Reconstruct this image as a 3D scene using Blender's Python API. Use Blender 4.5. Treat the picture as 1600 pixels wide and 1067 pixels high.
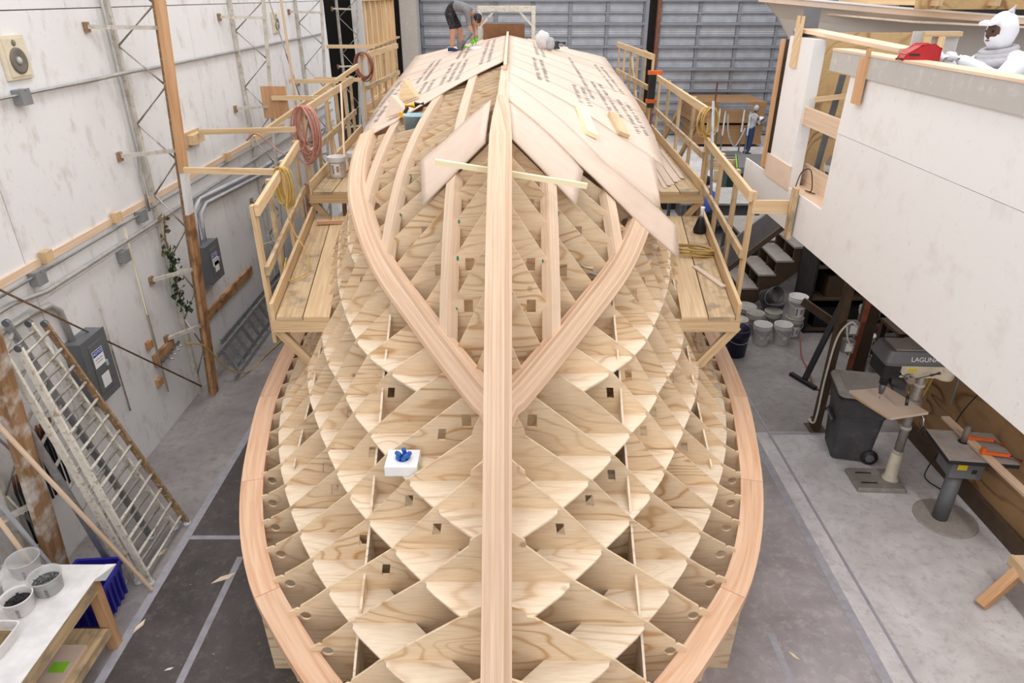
import bpy, bmesh, math, random
from mathutils import Vector, Matrix, Euler
from mathutils.geometry import tessellate_polygon
random.seed(7)
for o in list(bpy.data.objects): bpy.data.objects.remove(o)
SC = bpy.context.scene
COL = SC.collection
V = Vector
PI = math.pi

# ------------------------------------------------------------------ camera, world, light, exposure
CAMH = 5.5
FPX = 1065.0
TH = math.atan(541/1065.0)
cam_d = bpy.data.cameras.new('camera'); cam_d.sensor_width = 36; cam_d.lens = FPX*36/1600
cam_d.clip_end = 200
cam = bpy.data.objects.new('camera', cam_d); COL.objects.link(cam)
cam.location = (0, 0, CAMH); cam.rotation_euler = (PI/2-TH, 0, 0)
SC.camera = cam
w = bpy.data.worlds.new('shop_air'); SC.world = w; w.use_nodes = True
bgn = w.node_tree.nodes['Background']; bgn.inputs[0].default_value = (1.0, 0.995, 1.0, 1); bgn.inputs[1].default_value = 0.92
def area(x, y, z, sx, sy, power, col=(1, 0.985, 0.965)):
    l = bpy.data.lights.new('high_bay_lamp', 'AREA'); l.shape = 'RECTANGLE'; l.size = sx; l.size_y = sy
    l.energy = power; l.color = col
    o = bpy.data.objects.new('high_bay_lamp', l); COL.objects.link(o); o.location = (x, y, z)
    return o
for yy in (1.5, 6.5, 11.5, 17.5):
    for xx in (-2.2, 2.6): area(xx, yy, 9.2, 1.6, 2.4, 58)
area(9.5, 4, 9.2, 1.6, 3, 90); area(9.5, 13, 9.2, 1.6, 3, 60)
for xx in (0.5, 9.0): area(xx, 25.5, 9.2, 2, 3, 170)
SC.view_settings.view_transform = 'Standard'; SC.view_settings.look = 'None'
SC.view_settings.gamma = 1; SC.view_settings.use_curve_mapping = False
SC.view_settings.exposure = 0.30

# ------------------------------------------------------------------ measuring helper: where a sight line meets a real plane
def U(px, py, X=None, Y=None, Z=None):
    u = 533-py; c = math.cos(TH); s = math.sin(TH)
    r = (px-800, FPX*c+u*s, -FPX*s+u*c)
    if X is not None: k = X/r[0]
    elif Y is not None: k = Y/r[1]
    else: k = (Z-CAMH)/r[2]
    return V((r[0]*k, r[1]*k, CAMH+r[2]*k))

# ------------------------------------------------------------------ materials
def nodes(name):
    m = bpy.data.materials.new(name); m.use_nodes = True
    nt = m.node_tree; b = nt.nodes['Principled BSDF']
    return m, nt, b
def N(nt, t, **kw):
    n = nt.nodes.new(t)
    for k, v in kw.items():
        if k.startswith('i_'):
            key = k[2:]
            key = int(key) if key.isdigit() else key.replace('_', ' ')
            n.inputs[key].default_value = v
        else: setattr(n, k, v)
    return n
def L(nt, a, ao, b, bi): nt.links.new(a.outputs[ao], b.inputs[bi])
def c4(c): return (c[0], c[1], c[2], 1)
def srgb(r, g, b):
    f = lambda x: (x/255/12.92) if x/255 <= 0.04045 else ((x/255+0.055)/1.055)**2.4
    return (f(r), f(g), f(b))
def ramp(nt, stops):
    n = nt.nodes.new('ShaderNodeValToRGB'); e = n.color_ramp.elements
    while len(e) < len(stops): e.new(0.5)
    for el, (p, c) in zip(e, stops): el.position = p; el.color = c4(c) if len(c) == 3 else c
    return n
def mix(nt, a, b, fac, mode='MIX'):
    n = nt.nodes.new('ShaderNodeMix'); n.data_type = 'RGBA'; n.blend_type = mode
    def put(v, i):
        if isinstance(v, tuple) and not hasattr(v[0], 'outputs'): n.inputs[i].default_value = c4(v)
        elif isinstance(v, (int, float)): n.inputs[i].default_value = v
        else: nt.links.new(v[0].outputs[v[1]], n.inputs[i])
    put(fac, 0); put(a, 6); put(b, 7)
    return (n, 2)
def objrand(nt, col, amt):
    oi = N(nt, 'ShaderNodeObjectInfo')
    mr = N(nt, 'ShaderNodeMapRange', i_3=1-amt, i_4=1+amt*0.6); L(nt, oi, 'Random', mr, 0)
    vm = N(nt, 'ShaderNodeVectorMath', operation='SCALE'); nt.links.new(col[0].outputs[col[1]], vm.inputs[0]); L(nt, mr, 0, vm, 'Scale')
    return (vm, 0), oi
def plain(name, col, rough=0.6, metal=0.0, var=0.12, scale=6.0, bump=0.0, rnd=0.06, dirt=None, dirt_amt=0.5):
    m, nt, b = nodes(name)
    tc = N(nt, 'ShaderNodeTexCoord')
    no = N(nt, 'ShaderNodeTexNoise', i_Scale=scale, i_Detail=5.0, i_Roughness=0.6); L(nt, tc, 'Object', no, 'Vector')
    d = tuple(x*(1-var*2) for x in col); h = tuple(min(1, x*(1+var)) for x in col)
    r = ramp(nt, [(0.3, d), (0.7, h)]); L(nt, no, 'Fac', r, 'Fac')
    out = (r, 0)
    if dirt:
        n2 = N(nt, 'ShaderNodeTexNoise', i_Scale=scale*2.3, i_Detail=7.0, i_Roughness=0.7); L(nt, tc, 'Object', n2, 'Vector')
        rr = ramp(nt, [(0.52, (0, 0, 0)), (0.68, (1, 1, 1))]); L(nt, n2, 'Fac', rr, 'Fac')
        ml = N(nt, 'ShaderNodeMath', operation='MULTIPLY', i_1=dirt_amt); L(nt, rr, 0, ml, 0)
        out = mix(nt, out, dirt, (ml, 0))
    if rnd: out, _ = objrand(nt, out, rnd)
    nt.links.new(out[0].outputs[out[1]], b.inputs['Base Color'])
    b.inputs['Roughness'].default_value = rough; b.inputs['Metallic'].default_value = metal
    if bump:
        bp = N(nt, 'ShaderNodeBump', i_Strength=bump, i_Distance=0.01); L(nt, no, 'Fac', bp, 'Height'); L(nt, bp, 0, b, 'Normal')
    return m
def plywood(name, light, mid, dark, knots=0.6, rough=0.62, stain=None, gs=(0.55, 2.0, 2.0), rnd=0.1, rings=7.0, fine=1.0):
    m, nt, b = nodes(name)
    tc = N(nt, 'ShaderNodeTexCoord'); oi = N(nt, 'ShaderNodeObjectInfo')
    off = N(nt, 'ShaderNodeVectorMath', operation='SCALE', i_Scale=1.0); off.inputs[0].default_value = (31, 47, 23); L(nt, oi, 'Random', off, 'Scale')
    add = N(nt, 'ShaderNodeVectorMath', operation='ADD'); L(nt, tc, 'Object', add, 0); L(nt, off, 0, add, 1)
    mp = N(nt, 'ShaderNodeMapping'); mp.inputs['Scale'].default_value = gs; L(nt, add, 0, mp, 'Vector')
    n1 = N(nt, 'ShaderNodeTexNoise', i_Scale=1.3, i_Detail=1.6, i_Roughness=0.45, i_Distortion=0.35); L(nt, mp, 0, n1, 'Vector')
    mu = N(nt, 'ShaderNodeMath', operation='MULTIPLY', i_1=rings*2*PI); L(nt, n1, 'Fac', mu, 0)
    sn = N(nt, 'ShaderNodeMath', operation='SINE'); L(nt, mu, 0, sn, 0)
    sh = N(nt, 'ShaderNodeMapRange', i_1=-1.0, i_2=1.0); L(nt, sn, 0, sh, 0)
    r = ramp(nt, [(0.0, dark), (0.13, mid), (0.45, light), (1.0, light)]); L(nt, sh, 0, r, 'Fac')
    n2 = N(nt, 'ShaderNodeTexNoise', i_Scale=1.1, i_Detail=3.0); L(nt, add, 0, n2, 'Vector')
    fr = ramp(nt, [(0.36, (0.1, 0.1, 0.1)), (0.64, (1, 1, 1))]); L(nt, n2, 'Fac', fr, 'Fac')
    out = mix(nt, light, (r, 0), (fr, 0))
    mp2 = N(nt, 'ShaderNodeMapping'); mp2.inputs['Scale'].default_value = (gs[0]*9, gs[1]*26, gs[2]*26); L(nt, add, 0, mp2, 'Vector')
    n3 = N(nt, 'ShaderNodeTexNoise', i_Scale=1.5, i_Detail=4.0); L(nt, mp2, 0, n3, 'Vector')
    g = ramp(nt, [(0.3, (1-.1*fine, 1-.115*fine, 1-.13*fine)), (0.65, (1.03, 1.03, 1.03))]); L(nt, n3, 'Fac', g, 'Fac')
    out = mix(nt, out, (g, 0), 1.0, 'MULTIPLY')
    if knots:
        vo = N(nt, 'ShaderNodeTexVoronoi', i_Scale=2.1); L(nt, add, 0, vo, 'Vector')
        kr = ramp(nt, [(0.03, (knots, knots, knots)), (0.075, (0, 0, 0))]); L(nt, vo, 'Distance', kr, 'Fac')
        out = mix(nt, out, tuple(x*0.42 for x in dark), (kr, 0))
    if stain:
        n4 = N(nt, 'ShaderNodeTexNoise', i_Scale=4.2, i_Detail=5.0, i_Roughness=0.65); L(nt, add, 0, n4, 'Vector')
        sr = ramp(nt, [(0.68, (0, 0, 0)), (0.74, (0.75, 0.75, 0.75))]); L(nt, n4, 'Fac', sr, 'Fac')
        out = mix(nt, out, stain, (sr, 0))
    mr = N(nt, 'ShaderNodeMapRange', i_3=1-rnd, i_4=1+rnd*0.5); L(nt, oi, 'Random', mr, 0)
    vm = N(nt, 'ShaderNodeVectorMath', operation='SCALE'); nt.links.new(out[0].outputs[out[1]], vm.inputs[0]); L(nt, mr, 0, vm, 'Scale')
    L(nt, vm, 0, b, 'Base Color'); b.inputs['Roughness'].default_value = rough
    return m
def timber(name, light, dark, across=30.0, rough=0.6, strips=0.0, rnd=0.12, dirt=None, knots=0.5):
    # grain runs along UV u (metres along the piece)
    m, nt, b = nodes(name)
    uv = N(nt, 'ShaderNodeUVMap'); oi = N(nt, 'ShaderNodeObjectInfo')
    off = N(nt, 'ShaderNodeVectorMath', operation='SCALE'); off.inputs[0].default_value = (17, 29, 5); L(nt, oi, 'Random', off, 'Scale')
    add = N(nt, 'ShaderNodeVectorMath', operation='ADD'); L(nt, uv, 0, add, 0); L(nt, off, 0, add, 1)
    mp = N(nt, 'ShaderNodeMapping'); mp.inputs['Scale'].default_value = (1.1, across, 1); L(nt, add, 0, mp, 'Vector')
    n1 = N(nt, 'ShaderNodeTexNoise', i_Scale=1.0, i_Detail=4.0, i_Roughness=0.6, i_Distortion=0.4); L(nt, mp, 0, n1, 'Vector')
    r = ramp(nt, [(0.3, dark), (0.62, light)]); L(nt, n1, 'Fac', r, 'Fac')
    out = (r, 0)
    if strips:
        mp3 = N(nt, 'ShaderNodeMapping'); mp3.inputs['Scale'].default_value = (0.0, strips, 0); L(nt, uv, 0, mp3, 'Vector')
        sp = N(nt, 'ShaderNodeSeparateXYZ'); L(nt, mp3, 0, sp, 0)
        fl = N(nt, 'ShaderNodeMath', operation='FLOOR'); L(nt, sp, 1, fl, 0)
        wn = N(nt, 'ShaderNodeTexWhiteNoise', noise_dimensions='1D'); L(nt, fl, 0, wn, 'W')
        sr = ramp(nt, [(0.0, (0.78, 0.70, 0.64)), (0.3, (0.95, 0.90, 0.86)), (0.6, (1, 1, 1)), (1.0, (1.06, 1.04, 1.0))]); L(nt, wn, 'Value', sr, 'Fac')
        out = mix(nt, out, (sr, 0), 1.0, 'MULTIPLY')
        frc = N(nt, 'ShaderNodeMath', operation='FRACT'); L(nt, sp, 1, frc, 0)
        lr = ramp(nt, [(0.0, (0.62, 0.58, 0.54)), (0.07, (1, 1, 1))]); L(nt, frc, 0, lr, 'Fac')
        out = mix(nt, out, (lr, 0), 1.0, 'MULTIPLY')
    if knots:
        vo = N(nt, 'ShaderNodeTexVoronoi', i_Scale=1.7); mpk = N(nt, 'ShaderNodeMapping'); mpk.inputs['Scale'].default_value = (0.7, 1.6, 1)
        L(nt, add, 0, mpk, 'Vector'); L(nt, mpk, 0, vo, 'Vector')
        kr = ramp(nt, [(0.02, (knots, knots, knots)), (0.05, (0, 0, 0))]); L(nt, vo, 'Distance', kr, 'Fac')
        out = mix(nt, out, tuple(x*0.35 for x in dark), (kr, 0))
    if dirt:
        n4 = N(nt, 'ShaderNodeTexNoise', i_Scale=5.0, i_Detail=6.0); L(nt, add, 0, n4, 'Vector')
        sr = ramp(nt, [(0.48, (0, 0, 0)), (0.66, (0.8, 0.8, 0.8))]); L(nt, n4, 'Fac', sr, 'Fac')
        out = mix(nt, out, dirt, (sr, 0))
    mr = N(nt, 'ShaderNodeMapRange', i_3=1-rnd, i_4=1+rnd*0.5); L(nt, oi, 'Random', mr, 0)
    vm = N(nt, 'ShaderNodeVectorMath', operation='SCALE'); nt.links.new(out[0].outputs[out[1]], vm.inputs[0]); L(nt, mr, 0, vm, 'Scale')
    L(nt, vm, 0, b, 'Base Color'); b.inputs['Roughness'].default_value = rough
    return m
def painted(name, col, grime, amt=0.5, rough=0.55, scale=3.0, streak=True):
    m, nt, b = nodes(name)
    tc = N(nt, 'ShaderNodeTexCoord'); oi = N(nt, 'ShaderNodeObjectInfo')
    off = N(nt, 'ShaderNodeVectorMath', operation='SCALE'); off.inputs[0].default_value = (13, 41, 7); L(nt, oi, 'Random', off, 'Scale')
    add = N(nt, 'ShaderNodeVectorMath', operation='ADD'); L(nt, tc, 'Object', add, 0); L(nt, off, 0, add, 1)
    mp = N(nt, 'ShaderNodeMapping'); mp.inputs['Scale'].default_value = (1.6, 1.6, 0.8 if streak else 1.6); L(nt, add, 0, mp, 'Vector')
    n1 = N(nt, 'ShaderNodeTexNoise', i_Scale=scale, i_Detail=9.0, i_Roughness=0.68); L(nt, mp, 0, n1, 'Vector')
    r1 = ramp(nt, [(0.53, (0, 0, 0)), (0.76, (amt, amt, amt))]); L(nt, n1, 'Fac', r1, 'Fac')
    n2 = N(nt, 'ShaderNodeTexNoise', i_Scale=scale*9, i_Detail=4.0, i_Roughness=0.6, i_Distortion=1.2); L(nt, add, 0, n2, 'Vector')
    r2 = ramp(nt, [(0.645, (0, 0, 0)), (0.72, (amt*0.9, amt*0.9, amt*0.9))]); L(nt, n2, 'Fac', r2, 'Fac')
    mx = N(nt, 'ShaderNodeMath', operation='MAXIMUM'); L(nt, r1, 0, mx, 0); L(nt, r2, 0, mx, 1)
    out = mix(nt, col, grime, (mx, 0))
    mr = N(nt, 'ShaderNodeMapRange', i_3=0.965, i_4=1.02); L(nt, oi, 'Random', mr, 0)
    vm = N(nt, 'ShaderNodeVectorMath', operation='SCALE'); nt.links.new(out[0].outputs[out[1]], vm.inputs[0]); L(nt, mr, 0, vm, 'Scale')
    L(nt, vm, 0, b, 'Base Color'); b.inputs['Roughness'].default_value = rough
    return m
def concrete(name, a, bcol, spot, scale=1.0, rough=0.6, fleck=None):
    m, nt, b = nodes(name)
    tc = N(nt, 'ShaderNodeTexCoord')
    n1 = N(nt, 'ShaderNodeTexNoise', i_Scale=0.9*scale, i_Detail=9.0, i_Roughness=0.66, i_Distortion=0.4); L(nt, tc, 'Object', n1, 'Vector')
    r1 = ramp(nt, [(0.33, a), (0.66, bcol)]); L(nt, n1, 'Fac', r1, 'Fac')
    n2 = N(nt, 'ShaderNodeTexNoise', i_Scale=5.5*scale, i_Detail=9.0, i_Roughness=0.75); L(nt, tc, 'Object', n2, 'Vector')
    r2 = ramp(nt, [(0.5, (0, 0, 0)), (0.74, (0.85, 0.85, 0.85))]); L(nt, n2, 'Fac', r2, 'Fac')
    out = mix(nt, (r1, 0), spot, (r2, 0))
    if fleck:
        vo = N(nt, 'ShaderNodeTexNoise', i_Scale=26.0, i_Detail=2.0); L(nt, tc, 'Object', vo, 'Vector')
        r3 = ramp(nt, [(0.70, (0, 0, 0)), (0.75, (0.8, 0.8, 0.8))]); L(nt, vo, 'Fac', r3, 'Fac')
        out = mix(nt, out, fleck, (r3, 0))
    nt.links.new(out[0].outputs[out[1]], b.inputs['Base Color']); b.inputs['Roughness'].default_value = rough
    return m
M = {}
M['ply'] = plywood('birch_plywood', srgb(238, 214, 181), srgb(229, 198, 158), srgb(200, 160, 116), stain=srgb(214, 184, 130), rings=12.0)
M['ply_shelf'] = plywood('pale_plywood', srgb(238, 220, 196), srgb(232, 208, 178), srgb(211, 180, 146), knots=0.4, rings=10.0)
M['mahog'] = plywood('pink_veneer_plywood', srgb(220, 198, 180), srgb(216, 192, 173), srgb(206, 179, 159), knots=0, gs=(0.22, 0.22, 0.22), rnd=0.05, rings=2.5, fine=0.35)
M['fir'] = timber('laminated_fir', srgb(232, 204, 178), srgb(216, 178, 148), across=60, strips=34.0, knots=0)
M['fir_plain'] = timber('pale_fir', srgb(230, 204, 178), srgb(214, 182, 152), across=45, knots=0.2)
M['sheer'] = timber('orange_fir', srgb(234, 196, 164), srgb(214, 162, 126), across=22, knots=0.7)
M['pine'] = timber('pine_lumber', srgb(226, 198, 158), srgb(202, 166, 122), across=26)
M['pine_grey'] = timber('weathered_pine', srgb(214, 188, 150), srgb(182, 150, 110), across=24, dirt=srgb(146, 130, 110))
M['post'] = timber('brown_post', srgb(196, 152, 108), srgb(156, 108, 68), across=20, dirt=srgb(112, 76, 50))
M['post_orange'] = timber('orange_post', srgb(214, 170, 128), srgb(188, 138, 94), across=16)
M['cream'] = timber('cream_batten', srgb(246, 234, 198), srgb(236, 220, 176), across=20, knots=0)
M['brown_ply'] = plywood('brown_plywood', srgb(176, 140, 100), srgb(150, 112, 74), srgb(112, 78, 48), gs=(2.0, 0.5, 2.0), knots=0.7)
M['yellow_ply'] = plywood('yellow_plywood', srgb(206, 172, 122), srgb(186, 148, 98), srgb(140, 100, 60), gs=(1.5, 0.5, 1.5), knots=1.0)
M['white'] = painted('white_paint', srgb(233, 232, 233), srgb(158, 140, 122), 0.55)
M['white_clean'] = painted('white_panel_paint', srgb(234, 233, 233), srgb(190, 178, 164), 0.4, scale=2.0, streak=False)
M['grey_board'] = painted('grey_board', srgb(188, 184, 180), srgb(226, 224, 220), 0.6, scale=7, streak=False)
M['concrete'] = concrete('grey_concrete', srgb(188, 183, 184), srgb(222, 219, 221), srgb(160, 152, 152), scale=1.6, fleck=srgb(232, 229, 229))
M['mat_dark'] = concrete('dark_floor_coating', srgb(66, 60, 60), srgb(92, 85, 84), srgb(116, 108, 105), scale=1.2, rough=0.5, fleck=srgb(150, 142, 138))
M['mat_pale'] = concrete('pale_floor_coating', srgb(136, 128, 130), srgb(170, 163, 165), srgb(190, 183, 182), scale=1.3, fleck=srgb(196, 190, 188))  # lighter coating tone for the right half of the floor under the hull
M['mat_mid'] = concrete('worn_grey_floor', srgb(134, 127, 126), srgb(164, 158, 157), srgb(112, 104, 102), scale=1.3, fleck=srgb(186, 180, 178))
M['tape'] = plain('floor_tape', srgb(166, 164, 172), 0.5, var=0.1, scale=9)
M['steel'] = plain('galvanised_steel', srgb(196, 199, 206), 0.5, 0.15, var=0.08, scale=3)
M['steel_dark'] = plain('dark_steel', srgb(120, 122, 128), 0.45, 0.6, var=0.1, scale=4)
M['girt'] = plain('grey_girt', srgb(140, 142, 150), 0.5, 0.1, var=0.06, scale=3)
M['alu'] = plain('aluminium', srgb(176, 178, 182), 0.38, 0.7, var=0.12, scale=8, dirt=srgb(110, 108, 106), dirt_amt=0.5)
M['conduit'] = plain('conduit_grey', srgb(178, 176, 172), 0.5, 0.2, var=0.1, scale=5, dirt=srgb(206, 200, 190), dirt_amt=0.6)
M['pale_steel'] = plain('pale_painted_steel', srgb(206, 200, 190), 0.55, 0.0, var=0.1, scale=6, dirt=srgb(130, 108, 84), dirt_amt=0.6)
M['rust_white'] = plain('chipped_white_paint', srgb(226, 220, 208), 0.5, 0.0, var=0.06, scale=9, dirt=srgb(142, 104, 66), dirt_amt=0.85)
M['rust'] = plain('rusty_rail', srgb(150, 118, 84), 0.7, 0.0, var=0.2, scale=12, dirt=srgb(210, 200, 186), dirt_amt=0.6)
M['panel_grey'] = plain('panel_grey', srgb(110, 112, 116), 0.5, 0.1, var=0.06, scale=5)
M['box_grey'] = plain('junction_grey', srgb(146, 148, 150), 0.5, 0.2, var=0.08)
M['black'] = plain('black_plastic', srgb(34, 34, 37), 0.5, var=0.15, rnd=0.1)
M['charcoal'] = plain('charcoal_plastic', srgb(70, 70, 74), 0.55, var=0.14, scale=4, dirt=srgb(116, 110, 100), dirt_amt=0.35)
M['lid'] = plain('dusty_lid', srgb(168, 160, 154), 0.65, var=0.08, scale=5, dirt=srgb(130, 122, 114))
M['bucket'] = plain('white_bucket_plastic', srgb(226, 222, 220), 0.4, var=0.05, scale=5, dirt=srgb(186, 178, 170), dirt_amt=0.4)
M['bucket_grey'] = plain('dirty_bucket_plastic', srgb(188, 182, 176), 0.5, var=0.1, scale=6, dirt=srgb(134, 122, 106), dirt_amt=0.6)
M['clear'] = plain('cloudy_plastic', srgb(214, 212, 210), 0.3, var=0.05)
M['clear'].node_tree.nodes['Principled BSDF'].inputs['Alpha'].default_value = 0.45
M['navy'] = plain('navy_plastic', srgb(28, 30, 62), 0.45, var=0.1)
M['leaf_film'] = plain('pale_green_film', srgb(190, 206, 160), 0.4, var=0.1)
M['blue'] = plain('blue_plastic', srgb(42, 40, 150), 0.4, var=0.12)
M['paper'] = plain('white_paper', srgb(242, 242, 244), 0.6, var=0.02)
M['ink'] = plain('black_ink', srgb(40, 38, 40), 0.6, var=0.05)
M['ink_grey'] = plain('grey_ink', srgb(150, 138, 132), 0.7, var=0.12, scale=30)
M['ink_blue'] = plain('blue_ink', srgb(36, 60, 160), 0.6, var=0.05)
M['pink'] = plain('pink_sticker', srgb(236, 30, 120), 0.5, var=0.02)
M['yellow'] = plain('yellow_label', srgb(230, 206, 40), 0.5, var=0.06)
M['lime'] = plain('lime_green', srgb(150, 220, 60), 0.5, var=0.06)
M['teal'] = plain('teal_resin', srgb(40, 140, 120), 0.4, var=0.2)
M['nitrile'] = plain('blue_nitrile', srgb(40, 104, 190), 0.4, var=0.15, scale=20)
M['hose_pink'] = plain('pink_hose', srgb(196, 140, 126), 0.5, var=0.12)
M['hose_red'] = plain('red_brown_hose', srgb(150, 90, 74), 0.5, var=0.12)
M['cord_yellow'] = plain('yellow_cord', srgb(206, 172, 96), 0.5, var=0.15)
M['cord_white'] = plain('white_cord', srgb(228, 222, 210), 0.5, var=0.06)
M['orange'] = plain('orange_paint', srgb(226, 104, 40), 0.5, var=0.1)
M['orange_tube'] = plain('orange_tube', srgb(184, 104, 74), 0.6, var=0.15, scale=8)
M['red'] = plain('red_plastic', srgb(190, 24, 30), 0.35, var=0.1)
M['drill_yellow'] = plain('tool_yellow', srgb(240, 186, 40), 0.4, var=0.06)
M['cream_metal'] = plain('cream_machine_paint', srgb(216, 206, 186), 0.45, 0.0, var=0.06, dirt=srgb(160, 144, 120), dirt_amt=0.4)
M['cast'] = plain('cast_iron', srgb(158, 152, 148), 0.45, 0.3, var=0.1, scale=7, dirt=srgb(196, 188, 180), dirt_amt=0.5)
M['chrome'] = plain('chrome', srgb(210, 210, 214), 0.2, 0.9, var=0.04)
M['cardboard'] = plain('cardboard', srgb(160, 122, 84), 0.8, var=0.08, scale=3)
M['brown_paper'] = plain('brown_paper', srgb(136, 94, 62), 0.8, var=0.12, scale=5)
M['film'] = plain('clear_film', srgb(226, 224, 224), 0.35, var=0.08, scale=6)
M['hull_paint'] = plain('beige_primer', srgb(222, 215, 208), 0.55, var=0.03, scale=2)
M['slab'] = plain('grey_slab', srgb(118, 114, 114), 0.55, var=0.06, scale=5)
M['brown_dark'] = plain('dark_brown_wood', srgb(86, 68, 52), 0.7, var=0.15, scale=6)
M['green_dark'] = plain('dark_green', srgb(24, 56, 44), 0.6, var=0.1)
M['ivory'] = plain('ivory_plastic', srgb(226, 214, 190), 0.6, var=0.05)
M['cone'] = plain('speaker_cone', srgb(120, 112, 104), 0.7, var=0.15)
M['leaf'] = plain('dark_leaf', srgb(52, 74, 44), 0.6, var=0.3, scale=14)
M['leaf_dry'] = plain('dry_leaf', srgb(126, 104, 70), 0.8, var=0.3, scale=14)
M['skin'] = plain('skin', srgb(198, 146, 118), 0.55, var=0.05)
M['skin_dark'] = plain('dark_skin', srgb(96, 66, 52), 0.55, var=0.05)
M['grey_cloth'] = plain('grey_cloth', srgb(128, 126, 128), 0.9, var=0.12, scale=9)
M['light_grey_cloth'] = plain('light_grey_cloth', srgb(186, 184, 188), 0.9, var=0.12, scale=9)
M['black_cloth'] = plain('black_cloth', srgb(38, 36, 40), 0.9, var=0.15, scale=9, dirt=srgb(150, 146, 140), dirt_amt=0.3)
M['white_cloth'] = plain('white_cloth', srgb(240, 240, 246), 0.85, var=0.03, scale=6)
M['denim'] = plain('blue_denim', srgb(44, 62, 104), 0.9, var=0.2, scale=9)
M['blue_cloth'] = plain('blue_cloth', srgb(72, 92, 176), 0.9, var=0.12, scale=9)
M['lime_glove'] = plain('lime_glove', srgb(126, 210, 60), 0.6, var=0.1)
M['screw'] = plain('bright_screws', srgb(136, 138, 138), 0.35, 0.7, var=0.3, scale=40)
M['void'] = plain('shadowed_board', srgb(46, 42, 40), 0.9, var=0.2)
M['copper'] = plain('copper_red', srgb(124, 78, 58), 0.6, var=0.2)
M['post_mixed'] = timber('paint_splashed_post', srgb(176, 138, 100), srgb(120, 86, 56), across=12, dirt=srgb(226, 222, 216))

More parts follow.
